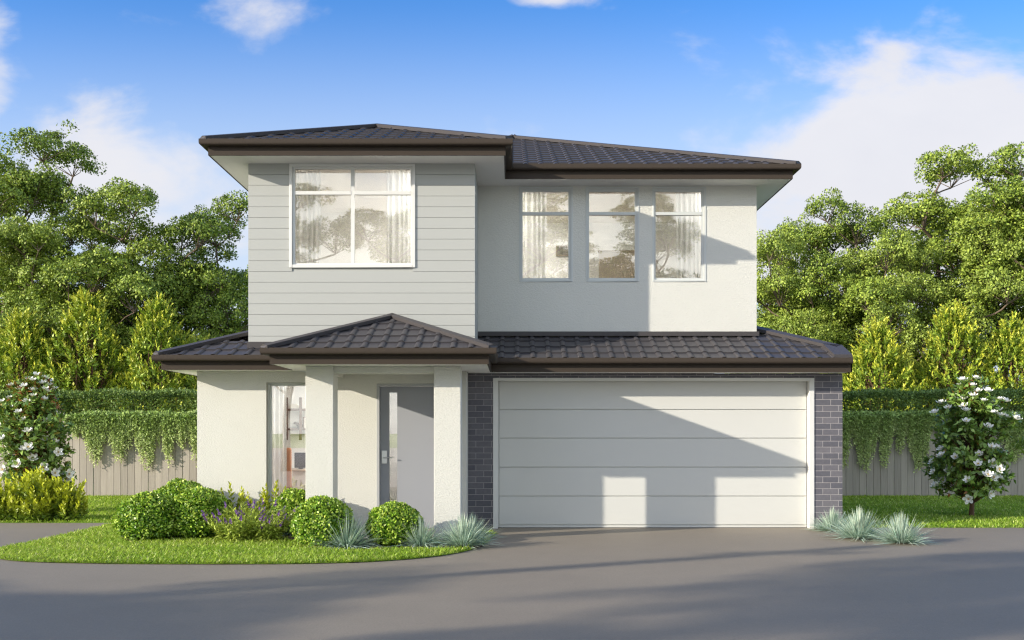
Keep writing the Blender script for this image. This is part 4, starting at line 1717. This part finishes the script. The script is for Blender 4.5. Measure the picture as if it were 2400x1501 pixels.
def hedge(x0, x1, label, seed):
    rng = np.random.default_rng(seed)
    y0, y1, z1 = YF + .35, YF + 1.3, 2.38
    V = []
    w = x1 - x0
    for (kind, n) in (('front', int(w * 3000)), ('top', int(w * 1500))):
        u = rng.random(n) * w
        if kind == 'front':
            z = .9 + (z1 - .9) * rng.random(n)
            lump = .07 * np.sin(u * 3.1) + .05 * np.sin(u * 7.3 + z * 4) + .06 * np.sin(z * 6 + u * 2)
            P = np.stack([u, np.full(n, y0) + lump + .22 * rng.random(n) ** 1.6, z], 1)
            out = np.array([0, -1, .25])
        else:
            v = rng.random(n)
            P = np.stack([u, y0 + (y1 - y0) * v, z1 + .035 * np.sin(u * 4) + rng.normal(size=n) * .03 - .1 * rng.random(n) ** 2], 1)
            out = np.array([0, -.2, 1])
        L = .07 * rng.uniform(.7, 1.3, n)
        V.append(leaf_arrays(P, unit(out * .6 + rdir(rng, n)), unit(out * .5 + rdir(rng, n) * .8), L, L * .5))
    root = thing('hedge', (x0, y0, 0), label, 'hedge')
    A = np.concatenate(V)
    A[:, :, 1] -= y0
    link('foliage', leaf_mesh('foliage', A, rng=rng), M['hedge_leaf'], root)
    b = MB()
    for k in range(int(w * 2.2)):
        xx = x0 + (k + .5) / 2.2
        b.tube([(xx, y0 + .45, -.03), (xx + .1, y0 + .4, 1.2), (xx - .05, y0 + .35, 2.2)], [.04, .03, .012], 5)
        for q in range(6):
            zz = 1.0 + q * .2
            b.tube([(xx, y0 + .42, zz), (xx + rng.normal() * .2, y0 + .12, zz + .25)], [.014, .006], 4, cap=False)
    b.build('stem', M['twig'], root)


hedge(-14.5, -2.5, 'sunlit clipped hedge rising behind the left fence', 91)
hedge(3.5, 14.5, 'shaded clipped hedge rising behind the right fence', 92)


def trailing(px0, px1, bottom, top, seed, label, strands=None):
    """mound on the fence top with strands hanging down the face"""
    rng = np.random.default_rng(seed)
    yv = YF - .1
    x0, x1 = X(px0 + 3, yv), X(px1 - 3, yv)
    w = x1 - x0
    zt, zb = Z(top, yv), Z(bottom, yv)
    n = strands or max(44, int(w * 195))
    xs = x0 + w * rng.random(n)
    u = (xs - x0) / w * 2 - 1
    ln = (zt - zb) * (1 - .72 * np.abs(u) ** 1.7) * rng.uniform(.45, 1.05, n)
    P, D, NN, TT = [], [], [], []
    for i in range(n):
        m = int(14 + ln[i] * 46)
        t = np.linspace(0, 1, m)
        out = .03 + .14 * np.sqrt(rng.random()) * (1 - .55 * t)
        top_z = zt - .10 * rng.random()
        zz = top_z - .05 * (1 - np.sin(np.minimum(1, t * 5) * 1.57)) - ln[i] * np.clip(t - .12, 0, 1) / .88
        px_ = xs[i] + .03 * np.sin(t * 5 + i) + rng.normal(size=m) * .012
        py_ = YF - np.where(t < .15, out * t / .15 - .12 * (1 - t / .15), out)
        P.append(np.stack([px_, py_, zz], 1))
        TT.append(t)
        sd_ = rdir(rng, m) * .9
        D.append(sd_ + np.array([0, -.35, -.55]) * np.where(t < .15, -.6, 1.0)[:, None])
    P, D, TT = np.concatenate(P), unit(np.concatenate(D)), np.concatenate(TT)
    m = len(P)
    L = .080 * rng.uniform(.7, 1.3, m) * (1 - .35 * TT)
    V = leaf_arrays(P, D, unit(rdir(rng, m) * .8 + np.array([-.3, -.9, .5])), L, L * .48)
    o_ = np.array([(x0 + x1) / 2, YF - .03, 1.76])
    o = link('trailing_plant', leaf_mesh('trailing_plant', V - o_, tint=TT ** 2 * .8, rng=rng), M['vine_leaf'], None, loc=tuple(o_))
    tag(o, label, 'creeper', 'creepers hanging over the fence')


for i, (a, b, bt, tp, lb) in enumerate(((150, 200, 1020, 972, 'short creeper on the fence just right of the left magnolia'),
                                        (188, 254, 1088, 966, 'wide pale creeper on the fence, first full one right of the left magnolia'),
                                        (246, 316, 1086, 968, 'ragged creeper with a thin tail, second full one on the left fence'),
                                        (308, 380, 1092, 966, 'bushiest and longest creeper in the middle of the left fence'),
                                        (376, 412, 1094, 966, 'narrow long creeper right of the bushiest one on the left fence'),
                                        (404, 446, 1045, 968, 'short creeper second from the cream house wall'),
                                        (438, 480, 1084, 966, 'creeper touching the cream house wall'),
                                        (1962, 2000, 1096, 966, 'dark creeper touching the right brick corner'),
                                        (1994, 2064, 1098, 966, 'widest dark creeper on the shaded right fence'),
                                        (2056, 2096, 1100, 966, 'narrow dark creeper next to the widest one on the right fence'),
                                        (2092, 2128, 1066, 967, 'short dark creeper in the middle of the shaded right fence'),
                                        (2120, 2190, 1100, 965, 'dark creeper on the fence just left of the right magnolia'),
                                        (2180, 2330, 1040, 972, 'low creeper behind the right magnolia'),
                                        (2338, 2420, 1078, 967, 'dark creeper at the right border'),
                                        (-30, 60, 1050, 968, 'creeper at the left border behind the left magnolia'))):
    trailing(a, b, bt, tp, 100 + i, lb)


# ------------------------------------------------------------------ grass blades
def in_poly(P, poly):
    x, y = P[:, 0], P[:, 1]
    ins = np.zeros(len(P), bool)
    n = len(poly)
    j = n - 1
    for i in range(n):
        xi, yi = poly[i]
        xj, yj = poly[j]
        if yi != yj:
            c = ((yi > y) != (yj > y)) & (x < (xj - xi) * (y - yi) / (yj - yi) + xi)
            ins ^= c
        j = i
    return ins


def blades(name, P, z0, h, w, seed):
    rng = np.random.default_rng(seed)
    n = len(P)
    a = rng.random(n) * 6.283
    B = np.stack([P[:, 0], P[:, 1], np.full(n, z0)], 1)
    hh = h * rng.uniform(.45, 1.3, n)
    patch = .5 + .5 * np.sin(P[:, 0] * 2.3 + 1.7 * np.sin(P[:, 1] * 2.1)) * np.sin(P[:, 1] * 3.7 + np.sin(P[:, 0] * 1.3))
    lean = rng.uniform(.3, 2.0, n)
    D = np.stack([np.cos(a) * lean, np.sin(a) * lean, np.ones(n)], 1)
    V = leaf_arrays(B, D, np.stack([-np.cos(a), -np.sin(a), np.full(n, .6)], 1), hh, np.full(n, w) * rng.uniform(.7, 1.3, n), 0, .15)
    tint = np.where(rng.random(n) < .12 + .22 * patch, rng.random(n), 0)
    rnd = np.clip(.55 * rng.random(n) + .45 * patch, 0, 1)
    o = link(name, leaf_mesh(name, V, rnd=rnd, tint=tint), M['lawn'])
    tag(o, kind='stuff')
    return o


rng0 = np.random.default_rng(7)
L_ = np.array(LAWN)
Q = np.stack([rng0.uniform(L_[:, 0].min(), L_[:, 0].max(), 150000), rng0.uniform(L_[:, 1].min(), L_[:, 1].max(), 150000)], 1)
Q = Q[in_poly(Q, LAWN)]
bedp = bed + [(-4.7, 14.6), (-4.9, 14.3)]
Q = Q[~in_poly(Q, bedp)]
o = blades('lawn_grass', Q, .012, .062, .012, 201)
tag(o, 'bright green grass of the front lawn beside the driveway', 'grass')
n = 95000
Q = np.stack([rng0.uniform(-13.2, LX0, n), 16.1 + (YF - 16.1) * rng0.random(n) ** .9], 1)
o = blades('back_lawn_grass', Q, 0, .07, .013, 202)
tag(o, 'sunlit grass between the left fence and the side drive', 'grass')
Q = np.stack([rng0.uniform(GX1, 13.5, n), 15.2 + (YF - 15.2) * rng0.random(n) ** .9], 1)
o = blades('side_lawn_grass', Q, 0, .07, .013, 203)
tag(o, 'grass right of the garage in the shade of the house', 'grass')


# ------------------------------------------------------------------ things seen through the windows
def curtain(px0, px1, y, z0, z1, label, waves=6, ref=None):
    d = ref or y
    x0, x1 = X(px0, d), X(px1, d)
    b = MB()
    n = waves * 10
    rng = random.Random(int(px0))
    pts = []
    for i in range(n + 1):
        t = i / n
        pts.append((x0 + (x1 - x0) * t, y + .02 * math.sin(t * waves * 6.283 + .7 * math.sin(t * 9)) + .004 * math.sin(t * 41)))
    for (a, c) in zip(pts, pts[1:]):
        b.quad((a[0], a[1], z0), (c[0], c[1], z0), (c[0], c[1], z1), (a[0], a[1], z1))
    o = b.build('curtain', M['curtain'], None, smooth=True, origin=((x0 + x1) / 2, y, z0))
    tag(o, label, 'curtain', 'sheer white curtains')


curtain(688, 752, YB + .27, 3.35, ZS2 - .03, 'sheer curtain at the left of the big bay window', 5)
curtain(906, 966, YB + .27, 3.35, ZS2 - .03, 'sheer curtain at the right of the big bay window', 5)
curtain(1222, 1281, YU + .27, 3.2, ZS2 - .03, 'sheer curtain in the leftmost of the three upper windows', 5)
curtain(1584, 1650, YU + .27, 3.2, ZS2 - .03, 'sheer curtain in the rightmost of the three upper windows', 6)
curtain(628, 671.5, YL + .27, .08, ZS1 - .03, 'sheer curtain in the narrow ground floor window', 4)


def study():
    d = 16.85
    r = thing('wall_shelf', (X(690, d), d, Z(1032, d)), 'dark timber wall shelf seen through the ground floor window', 'shelf')
    for (a, c) in ((670.5, 674), (701, 707), (745, 751)):
        b = MB()
        b.box(X(a, d), X(c, d), d, d + .03, Z(1032, d), Z(932, d))
        b.build('upright', M['walnut'], r)
    for (p, q) in ((958, 963), (1004, 1009)):
        b = MB()
        b.box(X(668, d), X(760, d), d + .031, 17.09, Z(q, d), Z(p, d) + .0)
        b.build('board', M['walnut'], r)
    # papers, bird, books
    b = MB()
    b.box(X(677, d), X(698, d), d + .05, d + .2, Z(957.6, d), Z(950, d))
    b.box(X(680, d), X(694, d), d + .06, d + .19, Z(949.8, d), Z(947, d))
    tag(b.build('paper_stack', M['paper'], None, origin=(X(687, d), d + .1, Z(957.6, d))), 'stack of white papers on the upper wall shelf', 'papers')
    rad = [(.0, .004), (.02, .02), (.05, .038), (.085, .044), (.115, .03), (.135, .019), (.15, .024), (.168, .02), (.18, .008), (.195, .002)]
    b = MB()
    hz = [.03, .03, .035, .048, .062, .076, .084, .085, .082, .08]
    xo, zo = X(682, d), Z(1003.6, d)
    b.tube([(xo + .2 - p, d + .12, zo + hz[i]) for i, (p, _) in enumerate(rad)], [q for _, q in rad], 10)
    b.box(xo + .1, xo + .112, d + .11, d + .122, zo, zo + .02)
    b.box(xo + .08, xo + .092, d + .12, d + .132, zo, zo + .02)
    tag(b.build('bird_ornament', M['walnut'], None, True, origin=(xo + .1, d + .12, zo)), 'dark carved bird on the lower wall shelf', 'ornament')
    xk = X(708.2, d)
    for i, (w_, h_, cname) in enumerate(((.022, .19, 'walnut'), (.018, .17, 'paper'), (.025, .185, 'black'), (.02, .16, 'shelf'))):
        b = MB()
        b.box(xk, xk + w_, d + .05, d + .17, zo, zo + h_)
        tag(b.build('book', M[cname], None, origin=(xk, d + .1, zo)), ('brown book standing next to the shelf upright', 'thin pale book beside the brown book',
            'thick black book between pale books', 'tan book at the end of the row')[i], 'book', 'books on the wall shelf')
        xk += w_ + .003
    # desk
    d2 = 16.3
    r = thing('desk', (X(705, d2), d2 + .2, .06), 'pale desk with drawers inside the ground floor window', 'desk')
    zt = Z(1101, d2)
    b = MB()
    b.box(X(660, d2), X(770, d2), d2, d2 + .6, zt - .03, zt)
    b.build('desk_top', M['shelf'], r)
    b = MB()
    b.box(X(684, d2), X(760, d2), d2 + .05, d2 + .55, zt - .42, zt - .032)
    dr = b.build('drawer_unit', M['room'], r)
    b = MB()
    for px in (693, 703):
        b.box(X(px, d2), X(px, d2) + .008, d2 + .035, d2 + .049, zt - .27, zt - .17)
    b.build('drawer_handle', M['steel'], dr)
    for px in (662, 768):
        b = MB()
        b.box(X(px, d2) - .02, X(px, d2) + .02, d2 + .03, d2 + .57, .062, zt - .031)
        b.build('leg', M['walnut'], r)
    # monitor
    r = thing('monitor', (X(697, d2), d2 + .25, zt), 'black computer monitor standing on the desk', 'monitor')
    b = MB()
    b.box(X(683, d2), X(710, d2), d2 + .22, d2 + .25, zt + .02, Z(1062, d2))
    b.build('screen', M['black'], r, bevel=.006)
    b = MB()
    b.box(X(692, d2), X(701, d2), d2 + .251, d2 + .3, zt + .004, zt + .2)
    b.box(X(687, d2), X(706, d2), d2 + .2, d2 + .34, zt, zt + .004)
    b.build('stand', M['black'], r)
    # chair
    d3 = 15.75
    xc0, xc1 = X(655, d3), X(682.5, d3)
    r = thing('chair', ((xc0 + xc1) / 2, d3, .06), 'tan leather chair with tall back at the desk', 'chair')
    b = MB()
    b.box(xc1 - .42, xc1, d3, d3 + .06, .58, Z(1050, d3))
    b.build('backrest', M['leather'], r, bevel=.025)
    b = MB()
    b.box(xc1 - .43, xc1 + .0, d3 + .061, d3 + .5, .45, .53)
    b.build('seat', M['leather'], r, bevel=.02)
    for (dx, dy) in ((-.39, .04), (-.05, .04), (-.39, .44), (-.05, .44)):
        b = MB()
        b.tube([(xc1 + dx, d3 + dy, .061), (xc1 + dx, d3 + dy, .45)], [.014, .018], 8)
        b.build('leg', M['walnut'], r)
    # upper right room
    d4 = 18.55
    r = thing('wall_picture', (X(1330, d4), d4, 4.6), 'framed grey picture on the wall behind the left upper window', 'picture')
    b = MB()
    b.box(X(1303, d4), X(1350, d4), d4, d4 + .04, Z(600, d4), Z(576, d4))
    b.build('picture_frame', M['linen'], r)
    b = MB()
    b.box(X(1306, d4), X(1347, d4), d4 - .006, d4 - .001, Z(597.5, d4), Z(578.5, d4))
    b.build('picture_print', mat('print_grey', (.25, .23, .21), .7, .2, var=.5, vscale=12), r)
    d5 = 18.2
    b = MB()
    b.box(X(1404, d5), X(1520, d5), d5, d5 + .08, 3.1, Z(591, d5))
    b.box(X(1402, d5), X(1522, d5), d5 - .02, d5 + .1, Z(591, d5) + .001, Z(587, d5))
    tag(b.build('headboard', M['linen'], None, bevel=.01, origin=(X(1460, d5), d5, 3.1)), 'upholstered headboard seen through the middle upper window', 'headboard')


study()
